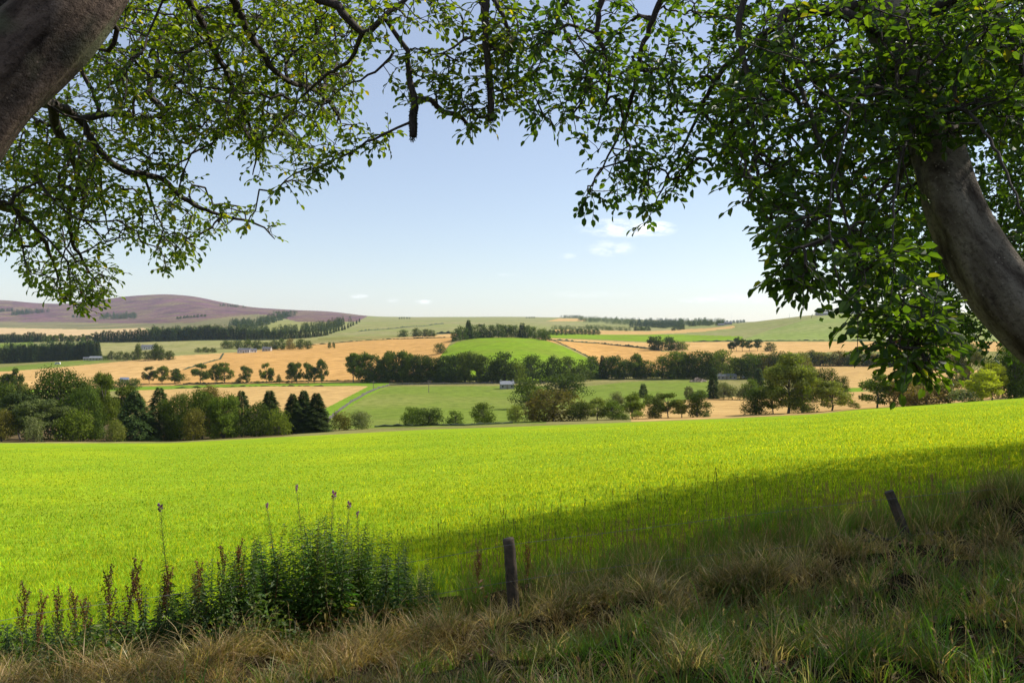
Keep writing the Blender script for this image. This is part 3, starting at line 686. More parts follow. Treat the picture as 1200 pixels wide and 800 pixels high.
# --- around the farms on the left
row([(131,411,10,'oak','dark'),(140,411,11,'oak','dark'),(149,412,11,'oak','dark'),(157,411,9,'oak','dark'),(174,410,16,'oak','dark'),(190,409,13,'oak','dark'),(199,410,11,'oak','dark'),(123,416,9,'bush','mid'),(162,401,9,'oak','dark'),(182,401,10,'oak','dark'),(186,404,12,'oak','dark')],
    'round tree around the white farmhouse on the left', 'trees around the white farmhouse', vb=422)
row([(232,407,8,'oak','dark'),(241,406,10,'oak','dark'),(250,407,9,'oak','dark')], 'tree of the little clump in the olive pasture', 'little clump in the olive pasture', vb=412.5)
row([(267,398.5,17,'oak','dark'),(279,398,13,'oak','dark'),(290,397,14,'oak','dark'),(301,398,12,'oak','dark'),(312,400,10,'oak','dark'),(322,397.5,13,'oak','dark'),(331,396,11,'oak','dark'),(340,396,12,'oak','rust'),(352,396,12,'oak','dark'),(361,398,9,'oak','dark'),(302,404,9,'oak','dark'),(322,405,8,'oak','dark'),(386,400,5,'bush','dark'),(391,400.5,4,'bush','dark')],
    'tree of the row behind the long white farm', 'row behind the long white farm', vb=408)
# --- plantations of conifers
def hedge_line(pts, h, n, kinds, colr, label, group, name=None):
    ls = np.array(pts, float); us = np.linspace(ls[0, 0], ls[-1, 0], n)
    for i, u in enumerate(us):
        u2 = u+rng.uniform(-.5, .5); v = ip(u2, pts)+rng.uniform(-.2, .2); hh = h if not callable(h) else h(u2)
        k = kinds[i % len(kinds)]
        tree(u2, v-hh*rng.uniform(.85, 1.1), hh*{'spruce': .36, 'pine': .6, 'oak': .95, 'beech': .7, 'airy': .7, 'bush': 1.2}[k], k, colr if isinstance(colr, str) else colr[i % len(colr)], label, vb=v, group=group, single=True)
def mass(name, poly, hpx, n, label_kind, colr, seed, w=.36):
    """a wood seen as one mass: one object, many small conifers or broadleaves"""
    rs = np.random.default_rng(seed); p = np.array(poly, float); parts = []; tr = []
    a, b, V, Q, _ = proto(label_kind, seed % 4, 2)
    c = 0
    while c < n:
        u = rs.uniform(p[:, 0].min(), p[:, 0].max()); v = rs.uniform(p[:, 1].min(), p[:, 1].max())
        if not inpoly(np.array([u]), np.array([v]), poly)[0]: continue
        g = ground(u, v); hh = hpx*g[1]/F*rs.uniform(.75, 1.15); s = hh*w/NATW[label_kind]; an = rs.uniform(0, 6.28)
        sub = rs.permutation(len(Q))[:260]
        VV = V[Q[sub]].reshape(-1, 3); ca, sa = math.cos(an), math.sin(an)
        VV = np.stack([(VV[:, 0]*ca-VV[:, 1]*sa)*s*1.1, (VV[:, 0]*sa+VV[:, 1]*ca)*s*1.1, VV[:, 2]*hh], -1)+g
        parts.append((VV, np.arange(len(VV)).reshape(-1, 4))); c += 1
    Vv, Ff = merge(parts)
    o = link(name, mesh_np(name, Vv, Ff, [CM[colr]])); o['kind'] = 'stuff'
hedge_line([(-60,427),(0,425.5),(60,422.5),(115,420)], 21, 44, ['spruce'], 'needle', 'dark spruce in the front row of the near plantation on the left', 'near plantation front row')
mass('conifer_wood', [(-80,424),(0,421.5),(112,417),(108,413),(0,416),(-80,419)], 17, 150, 'spruce', 'needle', 3)
hedge_line([(-40,402.5),(0,402),(52,401)], 12, 30, ['spruce'], 'needle', 'spruce in the front row of the far left plantation strip', 'far left plantation strip')
hedge_line([(55,402.5),(80,401.5),(112,401)], 10, 16, ['airy', 'thin' if False else 'airy'], ['dark', 'mid'], 'open tree in the thin line left of the long conifer belt', 'thin line left of the long conifer belt')
hedge_line([(112,401),(175,400),(265,397.5),(332,397),(362,395),(385,392),(405,386),(421,377.5)], lambda u: ip(u, [(112,13),(175,16),(250,17),(300,12),(360,9),(421,4.5)]), 92, ['spruce', 'spruce', 'spruce', 'spruce'], 'needle', 'spruce in the front row of the long belt of conifers', 'long belt of conifers front row')
mass('conifer_wood', [(172,396),(265,394),(332,393.5),(385,388),(415,378),(405,379),(370,386),(330,390),(265,390.5),(178,391)], 11, 260, 'spruce', 'needle', 5)
mass('conifer_wood', [(267,383),(300,386),(318,380),(347,370),(347,367),(330,370),(300,378),(268,379)], 7, 200, 'spruce', 'needle', 6)
mass('moor_plantation_trees', [(14,370),(57,366),(57,364),(14,367)], 5, 70, 'spruce', 'needle', 7)
mass('moor_plantation_trees', [(115,374),(160,374),(162,369),(120,370)], 5.5, 80, 'spruce', 'needle', 8)
mass('moor_plantation_trees', [(0,366),(16,364.5),(16,363.5),(0,364.5)], 4, 25, 'spruce', 'needle', 9)
mass('moor_plantation_trees', [(256,358.5),(290,361.5),(290,360.5),(256,357)], 3, 40, 'spruce', 'needle', 10)
mass('moor_plantation_trees', [(320,368),(352,367),(352,366),(320,367)], 3, 30, 'oak', 'dark', 11, .9)
hedge_line([(86,372),(98,372)], 3.4, 4, ['oak'], 'dark', 'dark dot of a tree on the heather moor', 'dots of trees on the moor')
hedge_line([(208,374),(240,371)], 3.6, 9, ['oak'], 'dark', 'dark dot of a tree on the heather moor', 'dots of trees on the moor')
# --- far woods on the right skyline
mass('far_wood', [(655,373),(680,373),(680,372.3),(655,372.3)], 3.6, 40, 'oak', 'dark', 12, .9)
mass('far_wood', [(678,377),(740,382),(742,376),(700,374.5),(680,374)], 5, 150, 'oak', 'dark', 13, .8)
mass('far_wood', [(738,384),(800,385),(800,379),(740,378)], 6.5, 170, 'spruce', 'needle', 14, .5)
mass('far_wood', [(795,383),(850,381.5),(848,378.5),(795,379.5)], 7, 110, 'spruce', 'dark', 15, .5)
mass('far_wood', [(644,386.5),(700,387),(738,389),(738,387),(700,384.5),(646,385)], 4.5, 110, 'oak', 'dark', 16, .9)
hedge_line([(644,392.5),(700,392)], 7, 13, ['oak', 'beech'], 'dark', 'dark tree of the line behind the round hill grove', 'line behind the round hill grove')
hedge_line([(744,388),(760,387.5)], 5, 6, ['oak'], 'dark', 'tree of the far hedge below the skyline wood', 'far hedge below the skyline wood')
hedge_line([(790,387),(800,386)], 6, 3, ['oak'], 'dark', 'tree of the far hedge below the skyline wood', 'far hedge below the skyline wood')
hedge_line([(852,379),(872,378)], 4, 6, ['oak'], 'dark', 'small tree beside the skyline farm', 'small trees beside the skyline farm')
hedge_line([(468,373.5),(480,373.5)], 2.2, 5, ['oak'], 'dark', 'far dark bush under the middle skyline', 'far bushes under the middle skyline')
hedge_line([(617,372.5),(626,372.5)], 2, 4, ['oak'], 'dark', 'tiny tree on the middle skyline', 'tiny trees on the middle skyline')
hedge_line([(958,368),(972,367.5),(990,367),(1020,366.5)], 7, 12, ['oak', 'airy'], 'grey', 'pale tree by the house on the green hill', 'pale trees on the green hill')
# ------------------------------------------------------------------ farms, cottages, poles, walls
STONE = plain('pale harled wall', (.40, .38, .34), .9, .06, 1.5)
WHITE = plain('white painted wall', (.58, .57, .54), .85, .04, 1.5)
GREY = plain('grey stone wall', (.30, .28, .25), .9, .15, 2.5)
SLATE = plain('slate roof', (.10, .105, .12), .85, .1, 2.0)
TIN = plain('pale sheet roof', (.19, .20, .215), .9, .1, .6)
BLUE = plain('blue grey sheet roof', (.17, .20, .28), .8, .05, .6)
GLASS = plain('dark window glass', (.03, .035, .04), .12, .05, 1)
WOOD = plain('weathered wood', (.20, .16, .115), .9, .2, 9, .5, .01)
METAL = plain('dull metal', (.35, .36, .37), .45, .1, 4, metal=.7)
def boxv(x0, x1, y0, y1, z0, z1):
    V = np.array([(x, y, z) for z in (z0, z1) for x, y in ((x0, y0), (x1, y0), (x1, y1), (x0, y1))], float)
    return V, np.array([(0, 3, 2, 1), (4, 5, 6, 7), (0, 1, 5, 4), (1, 2, 6, 5), (2, 3, 7, 6), (3, 0, 4, 7)])
def house(u, vb, wpx, hpx, rz, label, name='farmhouse', wall=None, roof=None, depth=None, wins=3, chim=2, cat='house', group=None, roofh=.38, lean=False, door=True):
    g = ground(u, vb); Y = g[1]; w = wpx/F*Y; Ht = hpx/F*Y; d = depth or min(w*.55, 9); wh = Ht*(1-roofh); g[2] -= .3; wh += .3; Ht += .3
    root = empty(name, g, rz); tag(root, label, cat, group)
    V, Q = boxv(-w/2, w/2, -d/2, d/2, 0, wh); V = np.vstack([V, [(-w/2, 0, Ht), (w/2, 0, Ht)]])
    T_ = np.array([(4, 7, 8), (5, 9, 6)][0:1]+[(5, 6, 9)])
    link('wall', mesh_np('wall', V, [Q, T_], [wall or STONE]), root)
    o = .25; th = .14; sl_ = (Ht-wh)/(d/2); e = d/2+o; ze = wh-o*sl_+.02; parts = []
    for s in (-1, 1):
        a = [(-w/2-o, s*e, ze), (w/2+o, s*e, ze), (w/2+o, 0, Ht+.02), (-w/2-o, 0, Ht+.02)]
        Vb = np.array(a+[(x, y, z+th) for x, y, z in a]); parts.append((Vb, np.array([(0, 3, 2, 1), (4, 5, 6, 7), (0, 1, 5, 4), (1, 2, 6, 5), (2, 3, 7, 6), (3, 0, 4, 7)])))
    Vr, Fr = merge(parts); rf = link('roof', mesh_np('roof', Vr, Fr, [roof or SLATE]), root)
    for c in range(chim):
        x = (-w/2+.5) if c == 0 else (w/2-.5)
        Vc, Qc = boxv(x-.4, x+.4, -.35, .35, Ht-.3, Ht+1.0); link('chimney', mesh_np('chimney', Vc, [Qc], [GREY]), rf)
    for k in range(wins):
        x = -w/2+w*(k+.5)/wins
        if door and k == wins//2:
            Vc, Qc = boxv(x-.5, x+.5, -d/2-.05, -d/2+.05, .3, min(2.4, wh*.85)); link('door', mesh_np('door', Vc, [Qc], [WOOD]), root)
            continue
        Vc, Qc = boxv(x-.5, x+.5, -d/2-.04, -d/2+.05, wh*.42, wh*.78); link('window', mesh_np('window', Vc, [Qc], [GLASS]), root)
    return root
house(173, 409.2, 13, 5.5, .15, 'white farmhouse between dark round trees on the left', wall=WHITE, wins=5)
house(113, 422, 14, 4.6, .1, 'low grey roofed steading at the end of the near plantation', 'farm_steading', GREY, TIN, wins=4, chim=0, cat='farm building')
house(101, 422, 6, 3.8, .3, 'small dark shed beside the low grey steading', 'farm_shed', GREY, SLATE, wins=2, chim=0, cat='shed')
house(287, 412.5, 15, 5.4, -.1, 'long white farm cottage left under the tree row', 'farm_cottage', WHITE, SLATE, wins=5, chim=2)
house(297, 412, 7, 4.5, .5, 'small white outbuilding beside the long cottage', 'farm_outbuilding', WHITE, SLATE, wins=2, chim=1, cat='farm building')
house(313, 410, 10, 4.6, -.05, 'pale gabled house right under the tree row', 'farm_cottage', STONE, SLATE, wins=3)
house(146, 447.5, 9, 5.5, .2, 'shed with a blue grey roof behind the low trees on the left', 'farm_shed', STONE, BLUE, wins=2, chim=0, cat='shed')
house(594, 455.5, 16, 9, .12, 'stone cottage with a pale slate roof below the dark belt', 'stone_cottage', GREY, plain('light slate roof', (.22, .23, .25), .85, .1, 2), wins=3, chim=2)
house(850, 444.5, 23, 6.5, 0, 'long open shed with a pale roof by the cypress', 'farm_shed', GREY, TIN, wins=5, chim=0, cat='shed', roofh=.35)
house(896, 440, 16, 8.5, -.35, 'left barn with a pale sheet roof behind the tall ash', 'farm_barn', GREY, TIN, depth=14, wins=3, chim=0, cat='barn')
house(908, 441.5, 12, 7, -.35, 'right barn with a slate coloured roof behind the tall ash', 'farm_barn', GREY, SLATE, depth=14, wins=3, chim=0, cat='barn')
house(937, 440, 8, 6, .2, 'white cottage glimpsed through the tall ash', 'farm_cottage', WHITE, SLATE, wins=2, chim=1)
house(853, 380.5, 9, 3.6, 0, 'grey farm on the right skyline', 'farmhouse', GREY, SLATE, wins=3, chim=1)
house(845, 382, 7, 2.6, 0, 'low brown shed below the skyline farm', 'farm_shed', GREY, SLATE, wins=2, chim=0, cat='shed')
house(965, 369.4, 17, 3.6, 0, 'long grey building on top of the green hill', 'hilltop_building', GREY, TIN, wins=6, chim=0, cat='building')
house(1000, 368.4, 20, 4.6, 0, 'wide house with trees on top of the green hill', 'hilltop_house', STONE, SLATE, wins=5, chim=2)
house(7, 447, 8, 4, .3, 'small pale cottage at the far left behind the trees', 'farm_cottage', WHITE, SLATE, wins=2, chim=1)
def vehicle(u, vb, L_, name, label, cat, colr, rz):
    g = ground(u, vb); root = empty(name, g, rz); tag(root, label, cat); s = L_/4.6
    prof = [(-2.3, .45), (-2.3, 1.05), (-1.9, 1.2), (-1.5, 2.0), (2.0, 2.05), (2.3, 1.6), (2.3, .45)]
    n = len(prof); V = np.array([(x*s, y*s, z*s) for y in (-.9, .9) for x, z in prof])
    Q = np.array([(i, (i+1) % n, (i+1) % n+n, i+n) for i in range(n)]); caps = np.array([list(range(n))[::-1], list(range(n, 2*n))])
    link('body', mesh_np('body', V, [Q, caps], [colr]), root)
    Vg, Qg = boxv(-1.35*s, 1.8*s, -.92*s, .92*s, 1.25*s, 1.8*s); link('window', mesh_np('window', Vg, [Qg], [GLASS]), root)
    for x in (-1.5, 1.5):
        for y in (-.85, .85):
            V_, Q_ = frusta([(x*s, (y-.1)*s, .38*s)], [(x*s, (y+.1)*s, .38*s)], [.38*s], [.38*s], 12)
            V_ = V_; link('wheel', mesh_np('wheel', V_, [Q_, np.array([list(range(12)), list(range(23, 11, -1))])], [plain('tyre', (.03, .03, .03))]), root)
WV = plain('white vehicle paint', (.75, .75, .74), .3, .02)
vehicle(67.5, 427, 5.4, 'caravan', 'white caravan standing in the narrow green field on the left', 'caravan', WV, .1)
vehicle(874, 443.5, 4.8, 'parked_van', 'white van parked between the long shed and the barns', 'van', WV, .2)
# rubble heap by the pasture corner
def heap(u, vb, wpx, hpx):
    g = ground(u, vb); Y = g[1]; w = wpx/F*Y; h_ = hpx/F*Y; rs = np.random.default_rng(4); parts = []
    for i in range(120):
        a = rs.uniform(0, 6.28); q = rs.uniform(0, 1)**.6; x = q*w/2*math.cos(a); y = q*w/3.2*math.sin(a); z = h_*(1-q)*rs.uniform(.2, 1); s = rs.uniform(.25, .7)
        V, Q = boxv(-s, s, -s*.7, s*.7, -s*.5, s*.5); ang = rs.uniform(0, 3, 3)
        c, s_ = math.cos(ang[0]), math.sin(ang[0]); V = V@np.array([(c, -s_, 0), (s_, c, 0), (0, 0, 1)]); c, s_ = math.cos(ang[1]), math.sin(ang[1]); V = V@np.array([(1, 0, 0), (0, c, -s_), (0, s_, c)])
        V += rs.normal(0, s*.15, V.shape); parts.append((V+np.array([x, y, z]), Q))
    V, Fc = merge(parts); o = link('rubble_heap', mesh_np('rubble_heap', V, Fc, [plain('rubble', (.30, .23, .17), .95, .2, 2)])); o.location = g; o['kind'] = 'stuff'
heap(818, 447.5, 20, 5)
# utility poles
def upole(u, vt, vb, label):
    g = ground(u, vb); Y = g[1]; H = (vb-vt)/F*Y; root = empty('utility_pole', g, rng.uniform(-.3, .3)); tag(root, label, 'utility pole', 'poles crossing the fields')
    V, Q = frusta([(0, 0, -.3)], [(0, 0, H)], [.2], [.14], 8); link('pole', mesh_np('pole', V, [Q], [WOOD]), root)
    V, Q = boxv(-.9, .9, -.1, .1, H-1.0, H-.75); link('crossarm', mesh_np('crossarm', V, [Q], [WOOD]), root)
    for x in (-.8, 0, .8):
        V, Q = frusta([(x, 0, H-.75)], [(x, 0, H-.45)], [.08], [.05], 6); link('insulator', mesh_np('insulator', V, [Q], [plain('insulator', (.4, .4, .42), .3)]), root)
upole(437.5, 446, 457, 'pale pole standing at the corner of the pinkish stubble')
upole(502.5, 445, 460, 'dark pole standing in the middle pasture')
upole(605, 478, 492, 'pole near the field edge between two round trees')
upole(128, 437, 500, 'pole standing among the trees right of the big oak') if False else None
for u, t, b, l in ((857, 368, 379, 'thin mast on the right skyline beside the farm'), (925, 367.5, 374, 'thin mast on the slope of the green hill')):
    g = ground(u, b); H = (b-t)/F*g[1]; V, Q = frusta([(0, 0, 0)], [(0, 0, H)], [.35], [.12], 6)
    o = link('mast', mesh_np('mast', V, [Q], [METAL])); o.location = g; tag(o, l, 'mast')
# dry stone wall down the side of the middle pasture, field fences and hedge banks
def strip(name, label, cat, pts, hgt, wid, mat, step=2.5, rough=.25, kind=None):
    """a low wall or hedge following the ground"""
    G = []
    for (u0, v0), (u1, v1) in zip(pts[:-1], pts[1:]):
        a = ground(u0, v0); b = ground(u1, v1); n = max(2, int(np.linalg.norm(b-a)/step))
        for t in np.arange(n)/n: G.append(a+(b-a)*t)
    G.append(ground(*pts[-1])); G = np.array(G); G[:, 2] = height(G[:, 0], G[:, 1])
    d = unit(np.gradient(G, axis=0)*np.array([1, 1, 0])); s = np.stack([-d[:, 1], d[:, 0], 0*d[:, 0]], -1); n = len(G); rs = np.random.default_rng(5)
    h_ = hgt*(1+rs.normal(0, rough, n)); o3 = G.mean(0)
    rows_ = [G-s*wid*.5-[0, 0, .3], G-s*wid*.45+np.stack([0*h_, 0*h_, h_*.8], -1), G+np.stack([0*h_, 0*h_, h_], -1), G+s*wid*.45+np.stack([0*h_, 0*h_, h_*.8], -1), G+s*wid*.5-[0, 0, .3]]
    V = np.stack(rows_, 1).reshape(-1, 3)-o3; i = np.arange(n-1)[:, None]*5; j = np.arange(4)[None]
    o = link(name, mesh_np(name, V, [np.stack([i+j, i+j+1, i+j+6, i+j+5], -1).reshape(-1, 4)], [mat], smooth=False)); o.location = o3
    tag(o, label, cat); return o
DRY = plain('dry stone', (.12, .105, .085), .95, .3, 1.2, .8, .1)
HEDGE = leafy('hedge leaves', (.05, .075, .02), .1, rnd=.1)
strip('stone_wall', 'dry stone wall climbing along the left side of the middle pasture', 'wall', [(383.5,493.5),(397,482),(412,471),(430,461),(443,455.5),(456,451.8)], 1.1, .45, DRY)
strip('stone_wall', 'low stone wall along the foot of the dark belt', 'wall', [(456,451.2),(520,450.2),(590,449.3),(640,449)], .9, .5, DRY)
strip('field_hedge', 'thin dark hedge along the far edge of the middle pasture', 'hedge', [(440,500.2),(500,498.6),(545,498.6),(600,496)], .55, .9, HEDGE, 1.0, .25)
strip('field_hedge', 'dark hedge under the tree line below the wheat', 'hedge', [(215,450),(300,448.7),(400,446.9),(455,446.4)], .9, 1.2, HEDGE, 1.2, .3)
strip('field_hedge', 'long dark hedge along the top of the wheat', 'hedge', [(337,405.6),(380,402.4),(460,397.6),(529,395.8)], .9, 1.5, HEDGE, 3, .5)
strip('field_hedge', 'dark hedge line between the pale and the deep wheat', 'hedge', [(215,433),(258,421.3),(262,414)], .9, 1.5, HEDGE, 3, .5)
strip('field_hedge', 'thin hedge beside the round hill on the right', 'hedge', [(641,397),(660,404),(686,416),(700,424)], .8, 1.2, HEDGE, 3, .5)
strip('field_hedge', 'hedge crossing the right stubble toward the clump', 'hedge', [(650,398.8),(700,402),(745,407.5),(775,411.3)], 1.5, 1.5, HEDGE, 3, .4)
strip('field_hedge', 'hedge at the foot of the green hill', 'hedge', [(812,400.8),(868,400.2),(905,400),(1050,399.9)], 1.4, 1.6, HEDGE, 4, .4)
strip('field_hedge', 'faint hedge across the far middle hillside', 'hedge', [(420,389),(455,385.5),(495,382),(520,379.5)], 1.6, 2, HEDGE, 5, .6)
strip('field_hedge', 'short dark hedge beside the hill grove on the left', 'hedge', [(512,391),(530,391)], 3, 2, HEDGE, 3, .3)
strip('field_hedge', 'hedge in front of the thin plantation line', 'hedge', [(175,399.8),(240,398.6),(330,397.5)], 1.5, 2, HEDGE, 4, .4)
strip('field_hedge', 'hedge between the green strip and the pinkish stubble', 'hedge', [(200,455),(300,452.9),(380,452.6)], .5, .6, HEDGE, 2, .8)
# ------------------------------------------------------------------ the two beeches the picture looks out between
BARK_L = bark('beech bark brown grey', (.030, .019, .014), (.19, .135, .098), 3.2, (.15, .15, .085), .06, lean=41)
BARK_R = bark('beech bark grey', (.060, .042, .028), (.28, .235, .165), 3.2, (.22, .21, .13), .04, lean=-35)
BARK_T = bark('twig bark', (.045, .035, .028), (.09, .075, .06), 30, None, .003)
LEAF = leafy('beech leaf', None, .58, (2.6, 2.6, .5), rough=.42, spec=.45, usetint=True, rnd=0)
MOSS = leafy('moss and lichen', (.07, .075, .035), .2, rnd=0)
def pl(pts):
    """(u, v, distance, radius) -> x, y, z, r"""
    return np.array([(*P(p[0], p[1], p[2]), p[3]) for p in pts])
def clumpy(A, lam, thr, rs):
    """keep points where a soft 3-D noise is high: sprays and gaps"""
    s = 0
    for _ in range(9):
        k = unit(rs.normal(0, 1, 3))*6.283/(lam*rs.uniform(.6, 1.5)); s = s+np.sin(A@k+rs.uniform(0, 6.28))
    return A[s > thr*3]
def sample(poly, n, y0, y1, rs, lam=.9, thr=-.45):
    p = np.array(poly, float); o = []
    while sum(map(len, o)) < n:
        u = rs.uniform(p[:, 0].min(), p[:, 0].max(), n); v = rs.uniform(p[:, 1].min(), p[:, 1].max(), n)
        k = inpoly(u, v, poly); u = u[k]; v = v[k]; Y = rs.uniform(y0, y1, len(u))
        A = np.stack([(u-600)/F*Y, Y, (388-v)/F*Y], -1); rs2 = np.random.default_rng(int(n)+17)
        o.append(clumpy(A, lam, thr, rs2))
    return np.vstack(o)[:n]
def grow(seeds, A, k=.22):
    """join every spray to the nearest wood, preferring short ways back to the limb"""
    n0 = len(seeds); pts = np.vstack([seeds, A]); N_ = len(pts)
    par = np.full(N_, -1); plen = np.zeros(N_); best = np.full(len(A), 1e9); bp = np.zeros(len(A), int)
    for i in range(0, n0, 400):
        d = np.linalg.norm(A[:, None]-seeds[None, i:i+400], axis=2); j = d.argmin(1); dm = d[np.arange(len(A)), j]
        u = dm < best; best[u] = dm[u]; bp[u] = j[u]+i
    alive = np.ones(len(A), bool); order = []
    cost = best.copy()
    for _ in range(len(A)):
        i = int(np.argmin(np.where(alive, cost, 1e9))); alive[i] = False
        gi = n0+i; par[gi] = bp[i]; plen[gi] = plen[bp[i]]+np.linalg.norm(pts[gi]-pts[bp[i]]); order.append(gi)
        c = np.linalg.norm(A-A[i], axis=1)+k*plen[gi]
        u = alive & (c < cost); cost[u] = c[u]; bp[u] = gi
    desc = np.ones(N_)
    for gi in reversed(order):
        if par[gi] >= n0: desc[par[gi]] += desc[gi]
    return pts, par, desc, np.array(order), n0
def beech(name, label, loc, trunk, limbs, clouds, bk, seed, leafn=9, leaflen=(.055, .085), tints=None, group=None, twr=.0032, extra=None):
    rs = np.random.default_rng(seed)
    root = empty(name, loc); tag(root, label, 'tree', group); off = np.array(loc, float)
    for i, t in enumerate(trunk):
        V, Fc = sweep(crom(t, .06), 40, lump=.014, seed=seed+i, flute=.03)
        link('trunk', mesh_np('trunk', V-off, Fc, [bk], smooth=True), root)
    seeds = [crom(t, .25)[:, :3] for t in trunk[:1]]
    for i, l in enumerate(limbs):
        c = crom(l, .07); c[1:-1, :3] += rs.normal(0, .006, (len(c)-2, 3))
        V, Fc = sweep(c, 9, lump=.05, seed=seed+50+i)
        link('branch', mesh_np('branch', V-off, Fc, [BARK_T if c[:, 3].max() < .12 else bk], smooth=True), root)
        seeds.append(c[len(c)//5::2, :3])
    A = np.vstack([a for a in clouds if a is not None])
    pts, par, desc, order, n0 = grow(np.vstack(seeds), A)
    p1 = pts[order]; p0 = pts[par[order]]; d = desc[order]; ln = np.linalg.norm(p1-p0, axis=1)
    ok = ~((d == 1) & (ln > 2.0*np.median(ln))); p0, p1, d, ln = p0[ok], p1[ok], d[ok], ln[ok]
    r1 = twr*d**.42; r0 = np.minimum(r1*1.25, .05)
    mid = (p0+p1)/2+rs.normal(0, .09, p0.shape)*ln[:, None]+np.array([0, 0, .05])*ln[:, None]
    V1, Q1 = frusta(p0, mid, r0, (r0+r1)/2, 4); V2, Q2 = frusta(mid, p1, (r0+r1)/2, r1, 4)
    # leafy shoots: from every node, and along the outer wood
    B, D, Nn, Ln, SP0, SP1 = [], [], [], [], [], []
    outd = unit(p1-mid)
    nsh = rs.integers(1, 4, len(p1))
    for k in range(3):
        s = np.nonzero(nsh > k)[0]
        dr = unit(outd[s]*.8+rs.normal(0, .6, (len(s), 3))*np.array([1, 1, .45])+np.array([0, 0, -.12]))
        L_ = rs.uniform(.10, .26, len(s)); st = np.where((rs.uniform(0, 1, len(s)) < .5)[:, None], p1[s], mid[s]+(p1[s]-mid[s])*rs.uniform(0, 1, (len(s), 1)))
        e = st+dr*L_[:, None]; SP0.append(st); SP1.append(e)
        m_ = max(3, leafn//2)
        side = unit(np.cross(dr, np.array([0, 0, 1.0])+rs.normal(0, .35, (len(s), 3))))
        nb = unit(np.cross(side, dr)+rs.normal(0, .15, (len(s), 3))); nb *= np.sign(nb[:, 2:3]+1e-6)
        for q in range(m_):
            f = (q+.6)/m_; sg = 1 if q % 2 else -1
            B.append(st+dr*(L_*f)[:, None]); D.append(dr*.65+side*sg*.85*(1 if q < m_-1 else .1)+rs.normal(0, .16, (len(s), 3))+np.array([0, 0, -.18]))
            Nn.append(unit(nb+rs.normal(0, .38, (len(s), 3)))); Ln.append(rs.uniform(*leaflen, len(s))*(1-.2*(q == 0)))
    B = np.vstack(B); D = np.vstack(D); Nn = np.vstack(Nn); Ln = np.concatenate(Ln)
    V, Q = leaves(B, D, Nn, Ln, Ln*.64, True)
    c0, c1, c2 = tints or ((.040, .085, .012), (.075, .135, .016), (.16, .16, .02))
    t = rs.uniform(0, 1, (len(B), 1)); tt = np.array(c0)*(1-t)+np.array(c1)*t
    y = rs.uniform(0, 1, len(B)) < .02; tt[y] = np.array(c2)*rs.uniform(.6, 1.1, (y.sum(), 1))
    br = rs.uniform(0, 1, len(B)) < .0012; tt[br] = (.16, .05, .015)
    link('crown', mesh_np('crown', V-off, [Q], [LEAF], tint=np.repeat(tt, 6, 0)), root)
    SP0 = np.vstack(SP0); SP1 = np.vstack(SP1)
    V3, Q3 = frusta(SP0, SP1, np.full(len(SP0), .0034), np.full(len(SP0), .0022), 3)
    VV, FF = merge([(V1, Q1), (V2, Q2), (V3, Q3)])
    tw = link('twigs', mesh_np('twigs', VV-off, FF, [BARK_T]), root)
    print(name, 'nodes', len(A), 'leaves', len(B))
    return root
rs = np.random.default_rng(21)
LT = [pl([(-330,860,5.0,.56),(-300,760,5.0,.48),(-255,560,5.0,.44),(-190,380,5.0,.41),(-105,225,5.0,.34),(-26,120,5.0,.285),(32,60,5.05,.275),(90,0,5.1,.245),(150,-80,5.3,.21),(230,-180,5.8,.17),(340,-300,6.5,.12),(450,-380,7.2,.07)]),
      pl([(-70,180,5.15,.27),(-52,80,5.3,.25),(-38,0,5.4,.24),(-50,-120,5.6,.2),(-30,-300,6.5,.12),(0,-420,7,.05)])]
